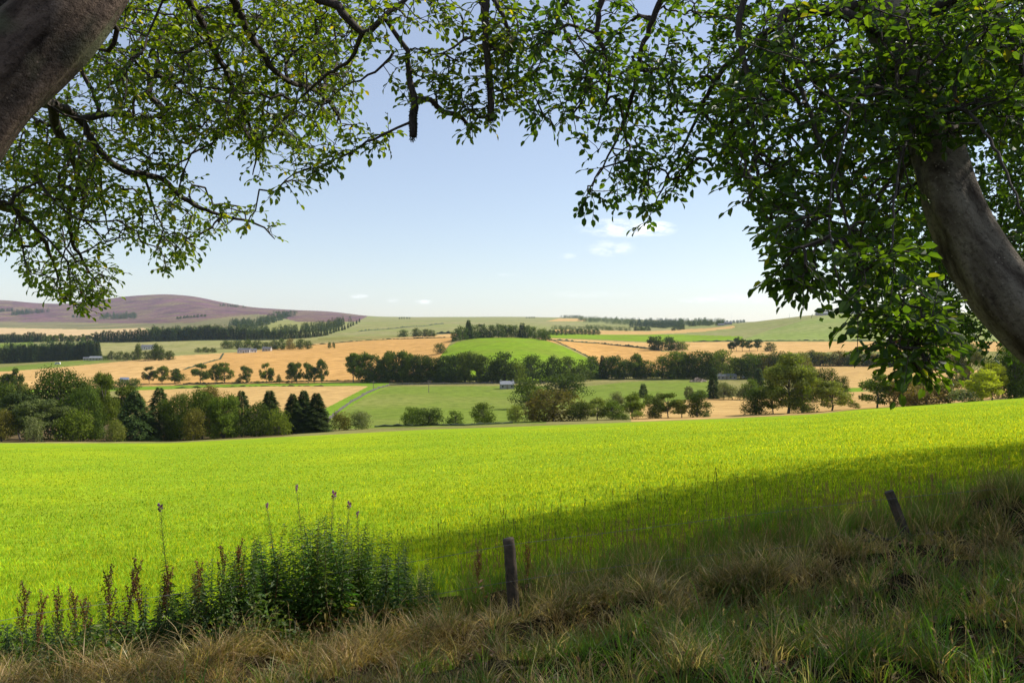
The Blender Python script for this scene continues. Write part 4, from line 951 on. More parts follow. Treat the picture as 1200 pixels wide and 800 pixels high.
LL = [pl(x) for x in (
 [(-10,118,5.25,.10),(30,118,6.6,.06),(60,121,7.8,.046),(95,141,8.3,.04),(108,165,8.4,.036),(140,198,8.6,.038),(190,210,8.8,.03),(215,232,9,.026),(250,250,9.1,.02),(300,262,9.2,.013),(322,280,9.3,.006)],
 [(95,141,8.3,.04),(130,134,8.4,.03),(165,140,8.6,.018),(200,128,8.8,.008)],
 [(60,121,7.8,.05),(64,148,8.1,.042),(84,182,8.5,.038),(92,215,8.8,.032),(80,250,9,.026),(86,285,9.2,.02),(100,312,9.4,.012),(116,334,9.5,.006)],
 [(92,215,8.8,.02),(98,240,9,.015),(90,270,9.1,.012),(74,300,9.2,.009),(66,340,9.3,.004)],
 [(110,168,8.4,.02),(117,205,8.5,.015),(120,240,8.7,.010),(128,275,8.8,.005)],
 [(190,210,8.8,.016),(205,195,8.9,.013),(225,180,9,.008),(240,160,9,.004)],
 [(170,208,8.7,.014),(178,240,8.9,.011),(190,270,9,.008),(180,300,9,.004)],
 [(-120,240,5.0,.09),(-60,235,6.5,.06),(0,240,8,.045),(35,262,8.7,.03),(55,290,9.1,.02),(68,325,9.3,.010),(70,350,9.4,.004)],
 [(118,-20,5.2,.03),(131,22,5.4,.022),(137,36,5.5,.018),(127,60,5.6,.015),(117,58,5.6,.012),(114,38,5.6,.006)],
 [(150,-80,5.3,.10),(200,-30,6.6,.05),(232,20,7.5,.034),(262,80,8,.026),(285,130,8.4,.018),(300,170,8.8,.014),(296,205,9,.006)],
 [(230,-180,5.8,.10),(255,-60,6.7,.05),(275,5,7.4,.036),(325,86,8,.026),(372,108,8.5,.022),(398,140,8.8,.010),(392,170,8.9,.004)],
 [(230,-180,5.8,.09),(320,-90,6.4,.07),(362,-10,6.8,.05),(395,8,6.9,.04),(425,38,7,.030),(450,20,7.0,.026),(472,2,7.1,.018),(500,-20,7.1,.008)],
 [(425,38,7,.022),(410,70,7.2,.018),(380,90,7.5,.014),(350,118,7.8,.009),(335,150,8,.004)],
 [(450,20,7.0,.022),(462,38,7.0,.020),(477,60,7.0,.022),(480,92,7.0,.026),(486,116,7.0,.03),(484,135,7.0,.036),(484,160,7.0,.032)],
 [(486,117,7.0,.024),(505,117,7.0,.022),(520,131,7.0,.024),(536,134,7.0,.022),(553,152,7.0,.012)],
 [(484,142,7.0,.012),(466,151,7.0,.011),(430,168,7.05,.010),(400,184,7.1,.009),(345,206,7.1,.006),(314,232,7.2,.003)],
 [(462,60,7.0,.012),(440,84,7.0,.010),(400,103,7.1,.006),(388,118,7.2,.003)],
 [(340,-300,6.5,.09),(470,-220,6.6,.075),(550,-120,6.7,.06),(568,-20,6.8,.04),(570,50,6.8,.033),(574,100,6.8,.032),(575,141,6.8,.028)],
 [(568,-20,6.8,.03),(590,20,6.8,.018),(600,50,6.9,.010),(596,80,6.9,.004)],
 [(572,30,6.8,.016),(545,48,6.8,.012),(520,62,6.8,.007),(500,64,6.8,.003)],
)]
PA = [(-5,172),(62,112),(142,-5),(420,-5),(432,40),(412,75),(418,118),(422,140),(398,178),(372,172),(350,205),(318,200),(303,212),(285,180),(268,150),(248,178),(215,178),(228,215),(262,236),(300,246),(328,276),(308,274),(275,258),(248,275),(225,292),(195,316),(180,308),(168,285),(140,285),(132,300),(140,318),(120,350),(95,362),(72,352),(58,330),(30,318),(20,296),(-5,290)]
LC = [sample(PA, 1250, 7.4, 10.8, rs, .62, .12),
      sample([(120,0),(420,0),(415,120),(300,170),(240,140),(180,160),(110,110)], 500, 6.9, 9.8, rs, .6, .05),
      sample([(0,172),(60,125),(120,190),(90,260),(0,285)], 160, 7.5, 9.6, rs, .7, -.4),
      sample([(55,335),(118,322),(122,345),(95,362),(70,352)], 26, 9.2, 9.6, rs, .7, -2),
      sample([(420,-5),(600,-5),(605,40),(590,75),(560,40),(520,30),(470,40),(430,50)], 75, 6.5, 7.4, rs, .7, -.8),
      sample([(540,60),(605,10),(600,130),(585,142),(560,148),(520,130),(500,110)], 95, 6.6, 7.1, rs, .7, -2),
      sample([(452,60),(540,50),(500,80),(520,120),(548,140),(500,132),(470,115),(455,100)], 26, 6.9, 7.15, rs, .7, -2),
      sample([(316,228),(345,200),(400,176),(440,158),(470,150),(450,168),(400,192),(345,214)], 34, 6.95, 7.2, rs, .7, -2),
      sample([(-420,-300),(560,-300),(560,-8),(145,-8),(0,160),(-420,330)], 420, 5.8, 9.5, rs, 1.2, -.3),
      sample([(-420,100),(-150,100),(-10,180),(-10,300),(-420,380)], 200, 7.0, 9.5, rs, 1.2, -.3)]
LB = beech('beech_tree', 'beech on the left whose thick brown trunk fills the upper left corner', (*P(-330,860,5.0)[:2], float(height(*P(-330,860,5.0)[:2]))), LT, LL, LC, BARK_L, 31, 9, (.050, .080),
      ((.035, .070, .010), (.125, .155, .014), (.30, .24, .02)))
def fuzz(parent, line, n, spread, ln, name='moss'):
    """tufts of moss and lichen on the blunt ends"""
    c = crom(line, .01); i = rs.integers(0, len(c), n); d = unit(rs.normal(0, 1, (n, 3))+np.array([0, 0, -.6]))
    B = c[i, :3]+d*c[i, 3:4]*.7
    V, Q = leaves(B, d, unit(rs.normal(0, 1, (n, 3))), rs.uniform(.4, 1, n)*ln, np.full(n, ln*.3), False)
    link(name, mesh_np(name, V-np.array(parent.location), [Q], [MOSS]), parent)
fuzz(LB, pl([(486,118,7,.03),(484,140,7,.036),(484,162,7,.03)]), 900, .05, .028)
fuzz(LB, pl([(505,118,7,.02),(520,131,7,.024),(536,134,7,.022),(554,153,7,.014)]), 500, .05, .022)
fuzz(LB, pl([(573,90,6.8,.038),(575,144,6.8,.03)]), 700, .05, .022)
RT = [pl([(1470,850,5.3,.50),(1455,760,5.4,.40),(1425,640,5.55,.35),(1375,540,5.65,.30),(1305,460,5.75,.27),(1240,404,5.85,.245),(1184,353,5.9,.228),(1156,315,5.95,.217),(1132,273,6,.207),(1113,230,6,.196),(1101,188,6.1,.184),(1080,120,6.2,.17),(1050,50,6.3,.165),(1034,5,6.35,.155),(1010,-80,6.5,.13),(960,-200,6.9,.09),(900,-300,7.2,.04)])]
RL = [pl(x) for x in (
 [(1050,50,6.3,.06),(985,15,6.1,.042),(925,10,6,.03),(915,34,5.95,.024),(925,76,5.9,.020),(937,101,5.85,.018),(960,163,5.7,.015),(985,232,5.5,.011),(994,270,5.4,.008),(1006,318,5.3,.004)],
 [(1034,5,6.35,.055),(950,-40,6.2,.04),(885,-20,6.2,.03),(866,30,6.2,.024),(874,90,6.15,.02),(881,140,6.1,.016),(887,200,6,.012),(900,262,5.9,.006),(908,300,5.8,.003)],
 [(1010,-80,6.5,.07),(880,-90,7,.05),(790,-20,7.3,.035),(755,50,7.6,.026),(742,110,7.8,.02),(722,165,8,.013),(695,215,8.2,.006),(678,243,8.3,.003)],
 [(1010,-80,6.5,.07),(860,-120,7,.05),(720,-50,7.5,.036),(652,15,7.8,.026),(655,26,7.8,.024),(632,60,8,.016),(618,95,8.2,.008),(606,116,8.3,.003)],
 [(652,15,7.8,.018),(668,50,7.8,.014),(690,90,7.7,.010),(670,130,7.7,.006),(650,150,7.7,.003)],
 [(960,-200,6.9,.07),(820,-160,6.9,.05),(725,-40,7,.035),(700,30,7.1,.024),(715,90,7.3,.016),(700,150,7.4,.008)],
 [(1072,110,6.2,.016),(1010,105,5.5,.008),(985,180,5.1,.006),(972,240,4.9,.005),(978,300,4.7,.006),(985,345,4.6,.004)],
 [(1080,120,6.1,.016),(1055,190,5.3,.008),(1045,280,4.9,.006),(1052,340,4.7,.005),(1068,390,4.6,.008),(1078,432,4.5,.004)],
 [(1034,5,6.35,.05),(930,20,6.8,.035),(850,80,7.3,.025),(812,150,7.7,.016),(782,208,8,.010),(757,262,8.2,.004)],
 [(1072,110,6.2,.04),(960,90,6.8,.03),(890,130,7,.02),(850,170,7.2,.010),(835,195,7.3,.004)],
 [(1090,140,6.0,.016),(1130,130,5.4,.012),(1170,180,5.0,.009),(1195,240,4.8,.006),(1220,300,4.7,.006)],
 [(1050,50,6.3,.06),(1110,0,6.2,.045),(1170,20,6,.03),(1200,90,5.8,.018),(1225,160,5.7,.008)],
)]
RC = [sample([(600,-5),(870,-5),(865,175),(842,180),(822,192),(814,186),(795,216),(775,262),(755,268),(752,240),(738,225),(710,232),(690,240),(674,248),(690,215),(708,186),(684,168),(645,150),(600,122)], 470, 6.6, 8.4, rs, .55, .12),
      sample([(860,-5),(1110,-5),(1120,110),(1085,165),(1062,240),(1040,300),(1030,330),(1000,340),(985,275),(960,280),(940,325),(912,330),(903,300),(905,268),(880,250),(866,225),(845,182)], 880, 5.2, 7.8, rs, .55, .1),
      sample([(905,262),(950,250),(965,285),(955,330),(930,338),(908,330)], 55, 4.8, 5.4, rs, .5, -.8),
      sample([(985,300),(1050,290),(1085,340),(1100,400),(1090,436),(1070,438),(1050,415),(1020,392),(990,355)], 120, 4.3, 5.0, rs, .5, -.6),
      sample([(1045,100),(1130,100),(1200,110),(1200,150),(1130,160),(1060,165)], 80, 5.2, 6.0, rs, .6, -.6),
      sample([(1110,-5),(1210,-5),(1210,120),(1120,110)], 200, 5.0, 7.5, rs, .7, -.6),
      sample([(600,-300),(1500,-300),(1500,200),(1205,100),(1205,-8),(600,-8)], 260, 5.0, 8.5, rs, 1.2, -.3)]
RB = beech('beech_tree', 'beech on the right with a leaning grey trunk and low hanging leaves', (*P(1420,830,5.3)[:2], float(height(*P(1420,830,5.3)[:2]))), RT, RL, RC, BARK_R, 41, 9, (.058, .090),
      ((.024, .055, .012), (.070, .115, .014), (.16, .16, .02)))
# the beech behind it
BT = [np.array([(17.2,19.5,-4.2,.5),(17,19.4,-1,.42),(16.5,19.2,2,.36),(15.6,19,5,.3),(14.6,19,8,.2),(14,19,11,.08)])]
BL = [np.array(x, float) for x in (
 [(16.5,19.2,2,.16),(13.5,18,2.6,.11),(11,17,2.2,.07),(9.4,16.5,1.2,.03),(8.8,16.2,.3,.01)],
 [(16.2,19.2,3.2,.16),(13.5,17.2,4.6,.1),(10.5,16,5.4,.06),(8.0,15.5,5.4,.02)],
 [(16.8,19.3,1,.13),(14.5,17.5,.9,.09),(12.0,16,.5,.05),(10.4,15.4,-.2,.02)],
 [(15.6,19,5,.15),(12.5,20,6.6,.09),(9.6,20.5,7.2,.05),(7.6,20.5,6.6,.02)],
 [(16.5,19.2,2,.12),(14.6,20.5,2.8,.07),(12.2,21.5,2.6,.04),(10.6,22,1.6,.015)])]
BC = [sample([(1020,180),(1060,120),(1200,90),(1240,200),(1240,410),(1200,400),(1120,392),(1075,400),(1050,392),(1030,330),(1035,280)], 1500, 14, 19, rs, 1.6, -.28),
      sample([(1020,60),(1240,0),(1240,130),(1060,150)], 350, 14, 19, rs, 1.6, -.4),
      sample([(1050,360),(1160,370),(1130,412),(1090,400)], 60, 13.5, 15, rs, 1.6, -1)]
beech('beech_tree', 'darker beech standing behind the leaning grey trunk at the right edge', (17.2, 19.5, float(height(17.2, 19.5))), BT, BL, BC, BARK_R, 51, 10, (.07, .11),
      ((.030, .065, .010), (.060, .105, .014), (.10, .12, .02)), twr=.003)
# ---- neighbours in the same tree belt: they stand right of the frame and shade the bank and the field corner
SHM = leafy('belt foliage', (.05, .09, .015), .4, rnd=.1)
def belt_tree(x, y, zb, zt, r, n, seed, kind='oak', ls=.17):
    V, Q, sk = crown_np(kind, seed, n, .1)
    H = zt-zb; w = 2*r/NATW[kind]
    c = V.reshape(-1, 4, 3); m_ = c.mean(1, keepdims=True); c = (c-m_)*np.array([ls*10]*3)/1.0*1.0
    keep = (np.hypot(m_[:, 0, 0], m_[:, 0, 1]) < .47); m_ = m_[keep]; c = c[keep]; Q = Q[:len(m_)]
    V = (m_*np.array([w, w, H])+c*1.0).reshape(-1, 3); V[:, 2] += zb
    g = float(height(x, y)); root = empty('beech_tree', (x, y, g)); V[:, 2] -= g
    link('crown', mesh_np('crown', V, [Q], [SHM]), root)
    t = np.array([(0, 0, -.2, .4), (.2, .1, (zb-g)*.6+.5, .3), (.1, -.1, zb-g+H*.4, .2), (0, 0, zb-g+H*.8, .05)])
    Vt, Ft = sweep(crom(t, .3), 12, lump=.02); link('trunk', mesh_np('trunk', Vt, Ft, [BARK_R], smooth=True), root)
    return root
for x, y, zb, zt, r, n, sd, ls, lb in (
  (14.0, 17.6, -.3, 13.5, 6.9, 21000, 3, .19, 'beech of the belt just outside the right edge, shading the near field'),
  (22, 22, -.5, 14, 7.2, 23000, 8, .20, 'tall beech of the belt between the nearest and the third one'),
  (30.5, 27, -.5, 14, 7.4, 22000, 4, .20, 'third beech of the belt outside the right edge'),
  (40, 32, -.8, 14, 8, 20000, 9, .21, 'farthest beech of the belt outside the right edge'),
  (18.0, 11.0, .5, 12.5, 5.6, 15000, 10, .17, 'beech of the belt overhanging the bank on the right'),
  (13.4, 10.8, 3.0, 11.5, 4.9, 15000, 6, .15, 'unseen beech crown added above the frame to shade the bank')):  # last crown is out of view, added to throw shade on the bank
    tag(belt_tree(x, y, zb, zt, r, n, sd, ls=ls), lb, 'tree', 'beeches of the belt on the right')
# ------------------------------------------------------------------ grass of the bank and the young crop
def blades(B, hd, lean, Ln, W, tint, seg=3, curl=1.0):
    """grass blades: base, heading angle, start lean, length, width; bend over with curl"""
    n = len(B); k = np.arange(seg+1)/seg
    h_ = np.stack([np.cos(hd), np.sin(hd)], -1)
    ang = lean[:, None]+curl[:, None]*k[None]**1.2 if np.ndim(curl) else lean[:, None]+curl*k[None]**1.2
    ds = Ln[:, None]/seg
    x = np.concatenate([np.zeros((n, 1)), np.cumsum(np.sin(ang[:, :-1])*ds, 1)], 1); z = np.concatenate([np.zeros((n, 1)), np.cumsum(np.cos(ang[:, :-1])*ds, 1)], 1)
    C = np.stack([B[:, 0:1]+h_[:, 0:1]*x, B[:, 1:2]+h_[:, 1:2]*x, B[:, 2:3]+z], -1)
    tw = rng.uniform(0, 3.14, n); s = np.stack([np.cos(tw), np.sin(tw), 0*tw], -1)
    w = W[:, None]*np.array([1, .9, .6, .3])[None, :seg] if seg == 3 else W[:, None]*np.array([1, .7])[None, :seg]
    Lf = C[:, :seg]-s[:, None]*w[..., None]*.5; Rt = C[:, :seg]+s[:, None]*w[..., None]*.5
    V = np.concatenate([np.stack([Lf, Rt], 2).reshape(n, -1, 3), C[:, -1:]], 1); m = 2*seg+1
    o = np.arange(n)[:, None]*m; Q = []
    for j in range(seg-1): Q.append(o+np.array([[2*j, 2*j+1, 2*j+3, 2*j+2]]))
    T_ = o+np.array([[2*seg-2, 2*seg-1, 2*seg]])
    return V.reshape(-1, 3), ([np.vstack(Q)] if Q else [])+[T_], np.repeat(tint, m, 0)
GRASS = leafy('grass blades', None, .45, (1.5, 1.6, .7), rough=.45, spec=.35, usetint=True, rnd=0)
CROP = leafy('crop blades', None, .5, (3.1, 1.35, .25), rough=.8, spec=0, usetint=True, rnd=0)
def build(name, parts, mat, kind='stuff'):
    V = np.vstack([p[0] for p in parts]); Fs = {}; o = 0
    for p in parts:
        for f in p[1]: Fs.setdefault(f.shape[1], []).append(f+o)
        o += len(p[0])
    t = np.vstack([p[2] for p in parts])
    ob = link(name, mesh_np(name, V, [np.vstack(x) for x in Fs.values()], [mat], tint=t))
    if kind: ob['kind'] = kind
    return ob
def mixt(cols, n, j=.15):
    c = np.array(cols)[rng.integers(0, len(cols), n)]; return c*rng.uniform(1-j, 1+j, (n, 1))*rng.uniform(.93, 1.07, (n, 3))
def place(X, Y): return np.stack([X, Y, height(X, Y)-.01], -1)
# young crop: blades thin out with distance as the eye stops telling them apart
n = 520000
u = rng.uniform(-260, 1460, n); a = 9.0; b = 120.0
Y = (a**-.75+rng.uniform(0, 1, n)*(b**-.75-a**-.75))**(-1/.75); X = (u-600)/F*Y
d = Y-yfence(X); k = d > 1.5+.9*rng.uniform(0, 1, n)+.5*wob(X, Y, 2.5); X, Y, d = X[k], Y[k], d[k]; n = len(X)
g1 = wob(X, Y, 3.2, 8, 5); g2 = wob(X, Y, .7, 8, 14)
T1 = mixt([(.205,.44,.028),(.155,.37,.020),(.28,.51,.036),(.07,.21,.010)], n, .4)*(1+.12*g1+.24*g2+.10*wob(X, Y, 17, 8, 25))[:, None]
yl = rng.uniform(0, 1, n) < .06; T1[yl] = mixt([(.50,.48,.10)], yl.sum())*np.array([.5, .95, .8])
L1 = rng.uniform(.06, .13, n)*(1+.25*g2)*np.where(rng.uniform(0,1,n) < .06, 1.5, 1)
parts = [blades(place(X, Y), rng.uniform(0, 6.28, n), rng.uniform(.05, .8, n), L1, np.maximum(.007, .6*Y/F)*rng.uniform(.7, 1.3, n), T1, 2, rng.uniform(.3, 1.1, n))]
build('crop_grass', parts, CROP)
# rough bank grass: tussocks of straw and green
def tussocks(nt, per, ux, yy, cols, Lr, Wd, spread, curl, lean=(.1, .8), dens=None, y0=3.2, gap=0.0):
    X = rng.uniform(*ux, nt); dd = rng.uniform(*yy, nt); Y = yfence(X)+dd
    k = (Y > y0) & (wob(X, Y, 1.1, 10, 11)+.6*wob(X, Y, .5, 8, 21) > -.45+gap)
    k &= ~((np.abs(X-4.85) < .5) & (dd > -1.3) & (dd < .5) & (rng.uniform(0, 1, nt) < .75))
    k &= ~((X > -.8) & (dd > -1.15) & (dd < -.62) & (rng.uniform(0, 1, nt) < .6))
    if dens is not None: k &= rng.uniform(0, 1, nt) < dens(X, Y, dd)
    X, Y = X[k], Y[k]; nt = len(X); sz = rng.uniform(.65, 1.35, nt)
    i = np.repeat(np.arange(nt), per); n = len(i); hd = rng.uniform(0, 6.28, n); q = rng.uniform(0, 1, n)*spread*sz[i]
    bx = X[i]+np.cos(hd)*q; by = Y[i]+np.sin(hd)*q; ci = rng.integers(0, len(cols), nt)
    c = np.array(cols)[ci][i]*rng.uniform(.75, 1.25, (n, 1)); mixm = rng.uniform(0, 1, n) < .25; c[mixm] = mixt(cols, mixm.sum())
    sweepd = rng.normal(0, .5, nt)[i]
    return blades(place(bx, by), hd+sweepd, rng.uniform(*lean, n), rng.uniform(*Lr, n)*sz[i], rng.uniform(.6, 1.3, n)*Wd, c, 3, rng.uniform(*curl, n))
straw = [(.52,.38,.18),(.41,.29,.13),(.64,.49,.26),(.27,.18,.085),(.45,.30,.14)]
green = [(.12,.23,.022),(.085,.165,.016),(.16,.26,.028),(.10,.18,.024)]
olive = [(.17,.16,.04),(.13,.13,.03),(.21,.18,.055)]
lw = lambda X, Y, d: .35+.65*sm(1.0, -2.0, X+.6*wob(X, Y, 2, 6, 2))
parts = [tussocks(5200, 30, (-10, 14), (-8, 1.2), straw, (.12, .36), .0075, .10, (.6, 2.1), dens=lw, gap=.15),
         tussocks(2600, 30, (-10, 14), (-8, 1.0), olive, (.12, .40), .0075, .10, (.5, 1.7), gap=.2),
         tussocks(5200, 22, (-9, 14), (-8, .5), green, (.10, .32), .008, .09, (.3, 1.4), dens=lambda X, Y, d: sm(-1.5, 0, -d)*(.25+.75*sm(-2.5, .5, X))),
         tussocks(1500, 40, (-8, 14), (-1.0, -.3), straw+olive, (.22, .50), .007, .12, (1.0, 2.3), (.2, 1.0)),      # overhanging lip along the fence
         tussocks(2200, 24, (-6, 14), (-.4, 2.0), straw+olive+olive+green, (.18, .46), .0065, .09, (.2, 1.2), (.05, .5), dens=lambda X, Y, d: sm(2.2, .3, d)*(.4+.6*sm(-1, 2, X))),
         tussocks(1500, 24, (-9, 16), (.2, 2.6), green, (.20, .42), .006, .08, (.2, 1.0), (.05, .4))]
build('bank_grass', parts, GRASS)
# clumps of broad fresh blades in the shade near the camera
parts = [tussocks(120, 13, (-3.5, 7), (-7.5, -.9), [(.13,.24,.03),(.10,.20,.02),(.17,.27,.04)], (.28, .55), .011, .06, (.5, 1.5), (.1, .6), dens=lambda X, Y, d: .25+.75*sm(-1, 1.5, X))]
build('broad_bladed_grass', parts, GRASS)
# tall flowering grass stalks
def stalks(X, Y, H, cols, head, hcol, headn=14, lean=.12, r=.0016):
    n = len(X); B = place(X, Y); hd = rng.uniform(0, 6.28, n); ln = rng.uniform(0, lean, n)
    mid = B+np.stack([np.cos(hd)*ln*H*.5, np.sin(hd)*ln*H*.5, H*.55], -1); top = B+np.stack([np.cos(hd)*ln*H*1.4, np.sin(hd)*ln*H*1.4, H*.99], -1)
    rr = np.maximum(r, .15*Y/F)
    V1, Q1 = frusta(B, mid, rr, rr*.8, 3); V2, Q2 = frusta(mid, top, rr*.8, rr*.45, 3); c = mixt(cols, n)
    t1 = np.repeat(c, 6, 0)
    i = np.repeat(np.arange(n), headn); m = len(i); f = rng.uniform(0, 1, m); dn = unit(top-mid)[i]
    Bh = top[i]-dn*(f*head)[:, None]*H[i][:, None]
    Dh = dn+rng.normal(0, .35, (m, 3)); hw = .007*rng.uniform(.5, 1.2, m)
    V3, Q3 = leaves(Bh, Dh, unit(rng.normal(0, 1, (m, 3))), rng.uniform(.012, .028, m)*1.2, hw, False)
    return [(V1, [Q1], t1), (V2, [Q2], t1), (V3, [Q3], np.repeat(mixt(hcol, m), 4, 0))]
def rx(n, ux, yy, p=1):
    X = rng.uniform(*ux, n); d = yy[0]+(yy[1]-yy[0])*rng.uniform(0, 1, n)**p; return X, yfence(X)+d
X, Y = rx(1150, (-.6, 7), (.0, 2.7), 1.4); H = rng.uniform(.35, .75, len(X))
parts = stalks(X, Y, H, [(.36,.25,.11),(.28,.20,.09)], .16, [(.30,.19,.09),(.20,.12,.06)])
X, Y = rx(130, (-.6, 4.5), (2.0, 6.2)); H = rng.uniform(.6, .95, len(X)); parts += stalks(X, Y, H, [(.14,.15,.04)], .15, [(.10,.09,.035),(.07,.06,.03)], 22)
X, Y = rx(900, (-6, 8), (-6.5, -.3)); H = rng.uniform(.25, .6, len(X)); parts += stalks(X, Y, H, [(.45,.33,.18),(.34,.24,.12)], .14, [(.38,.27,.15)], 10, .3)
X, Y = rx(90, (-3, 1), (1.0, 6)); H = rng.uniform(.5, .8, len(X)); parts += stalks(X, Y, H, [(.10,.12,.03)], .14, [(.08,.08,.03)], 18)
X, Y = rx(150, (2.2, 5.8), (-5, -1.5)); H = rng.uniform(.5, .85, len(X)); parts += stalks(X, Y, H, [(.40,.28,.16),(.32,.22,.12)], .1, [(.33,.23,.13)], 8, .25)
build('tall_grass_stalks', parts, GRASS)
# dead leaves and twigs among the grass
n = 5000; X = rng.uniform(-6, 8, n); Y = yfence(X)+rng.uniform(-6.5, 0, n); k = Y > 3; X, Y = X[k], Y[k]; n = len(X)
B = place(X, Y)+np.array([0, 0, 1])*rng.uniform(.01, .12, (n, 1))
V, Q = leaves(B, rng.normal(0, 1, (n, 3))*[1, 1, .4], unit(rng.normal(0, .5, (n, 3))+[0, 0, 1]), rng.uniform(.03, .07, n), rng.uniform(.02, .04, n), False)
build('fallen_leaves', [(V, [Q], np.repeat(mixt([(.22,.11,.05),(.30,.19,.10),(.14,.08,.04)], n), 4, 0))], GRASS)

# ------------------------------------------------------------------ fence
fence = empty('wire_fence', P(600, 720, 8.5)); tag(fence, 'old wire fence sagging between wooden posts above the bank', 'fence')
FO = np.array(fence.location)
POSTM = plain('old post wood', (.085, .060, .038), .95, .35, 14, .8, .006, col2=(.035, .03, .018))
def post(p_top, p_bot, r, sides, seed, square=False):
    n = 9; rs_ = np.random.default_rng(seed); t = np.arange(n)/(n-1)
    c = np.concatenate([np.array(p_bot)[None]*(1-t[:, None])+np.array(p_top)[None]*t[:, None]+rs_.normal(0, .003, (n, 3)), (r*(1.02-.08*t))[:, None]], 1)
    c[0, 2] -= .3; V, Fc = sweep(c, sides, lump=.02, seed=seed, flute=.03)
    V[-1] += [0.0, 0.0, -.02]; V = V-FO
    return link('post', mesh_np('post', V, Fc, [POSTM], smooth=not square), fence)
g1_ = float(height(0, 8.5)); post(P(597, 631, 8.5), (.03, 8.5, g1_), .063, 18, 1)
X2 = P(1064, 650, 10); post(P(1042, 576, 10.05), (X2[0]+.02, 10, float(height(X2[0], 10))), .060, 7, 2, True)
post((-6.15, 6.35, float(height(-6.15, 6.35))+.95), (-6.2, 6.3, float(height(-6.2, 6.3))), .06, 12, 3)
post((9.7, 11.75, float(height(9.7, 11.75))+.9), (9.8, 11.7, float(height(9.8, 11.7))), .06, 12, 4)
post((-12, 4.4, float(height(-12, 4.4))+.95), (-12, 4.4, float(height(-12, 4.4))), .06, 12, 5)
WIRE = plain('galvanised wire', (.16, .15, .14), .6, .1, 30, metal=.3)
for pts in ([(-140,770,6.2),(0,727,7),(175,700,7.7),(325,681,8.1),(500,655,8.35),(598,638,8.42),(720,623,8.9),(880,603,9.5),(1044,584,9.95),(1120,577,10.4),(1200,570,10.8),(1370,555,11.7)],
            [(-140,815,6.2),(60,773,7.3),(170,757,7.7),(310,730,8.1),(420,712,8.3),(598,681,8.42),(720,664,8.9),(880,645,9.5),(1055,628,9.95),(1200,612,10.8),(1370,592,11.7)],
            [(-140,880,6.2),(100,835,7.5),(330,792,8.0),(400,778,8.1),(500,757,8.3),(598,727,8.42),(720,706,8.9),(880,683,9.5),(1062,658,9.95),(1200,645,10.8),(1370,625,11.7)]):
    c = np.array([(*P(*p), .0022) for p in pts]); c = crom(c, .12)
    b = c[:, :3]; d_ = unit(rng.normal(0, 1, b.shape))*.013
    V, Fc = merge([sweep(c, 5), frusta(b-d_, b+d_, np.full(len(b), .0018), np.full(len(b), .0018), 3)]); link('wire', mesh_np('wire', V-FO, Fc, [WIRE]), fence)
    
# fallen branch against the second post
br = empty('fallen_branch', P(1040, 640, 9.7)); tag(br, 'dark broken branch lying against the leaning fence post', 'branch'); BO = np.array(br.location)
for pts in ([(1012,618,9.6,.012),(1028,629,9.6,.02),(1045,634,9.65,.022),(1066,643,9.7,.012)], [(1028,629,9.6,.012),(1020,634,9.55,.010),(1010,633,9.5,.006)], [(1045,634,9.65,.012),(1056,622,9.7,.009),(1063,615,9.7,.005)]):
    V, Fc = sweep(crom(pl(pts), .03), 7, lump=.06); link('stick', mesh_np('stick', V-BO, Fc, [BARK_T], smooth=True), br)

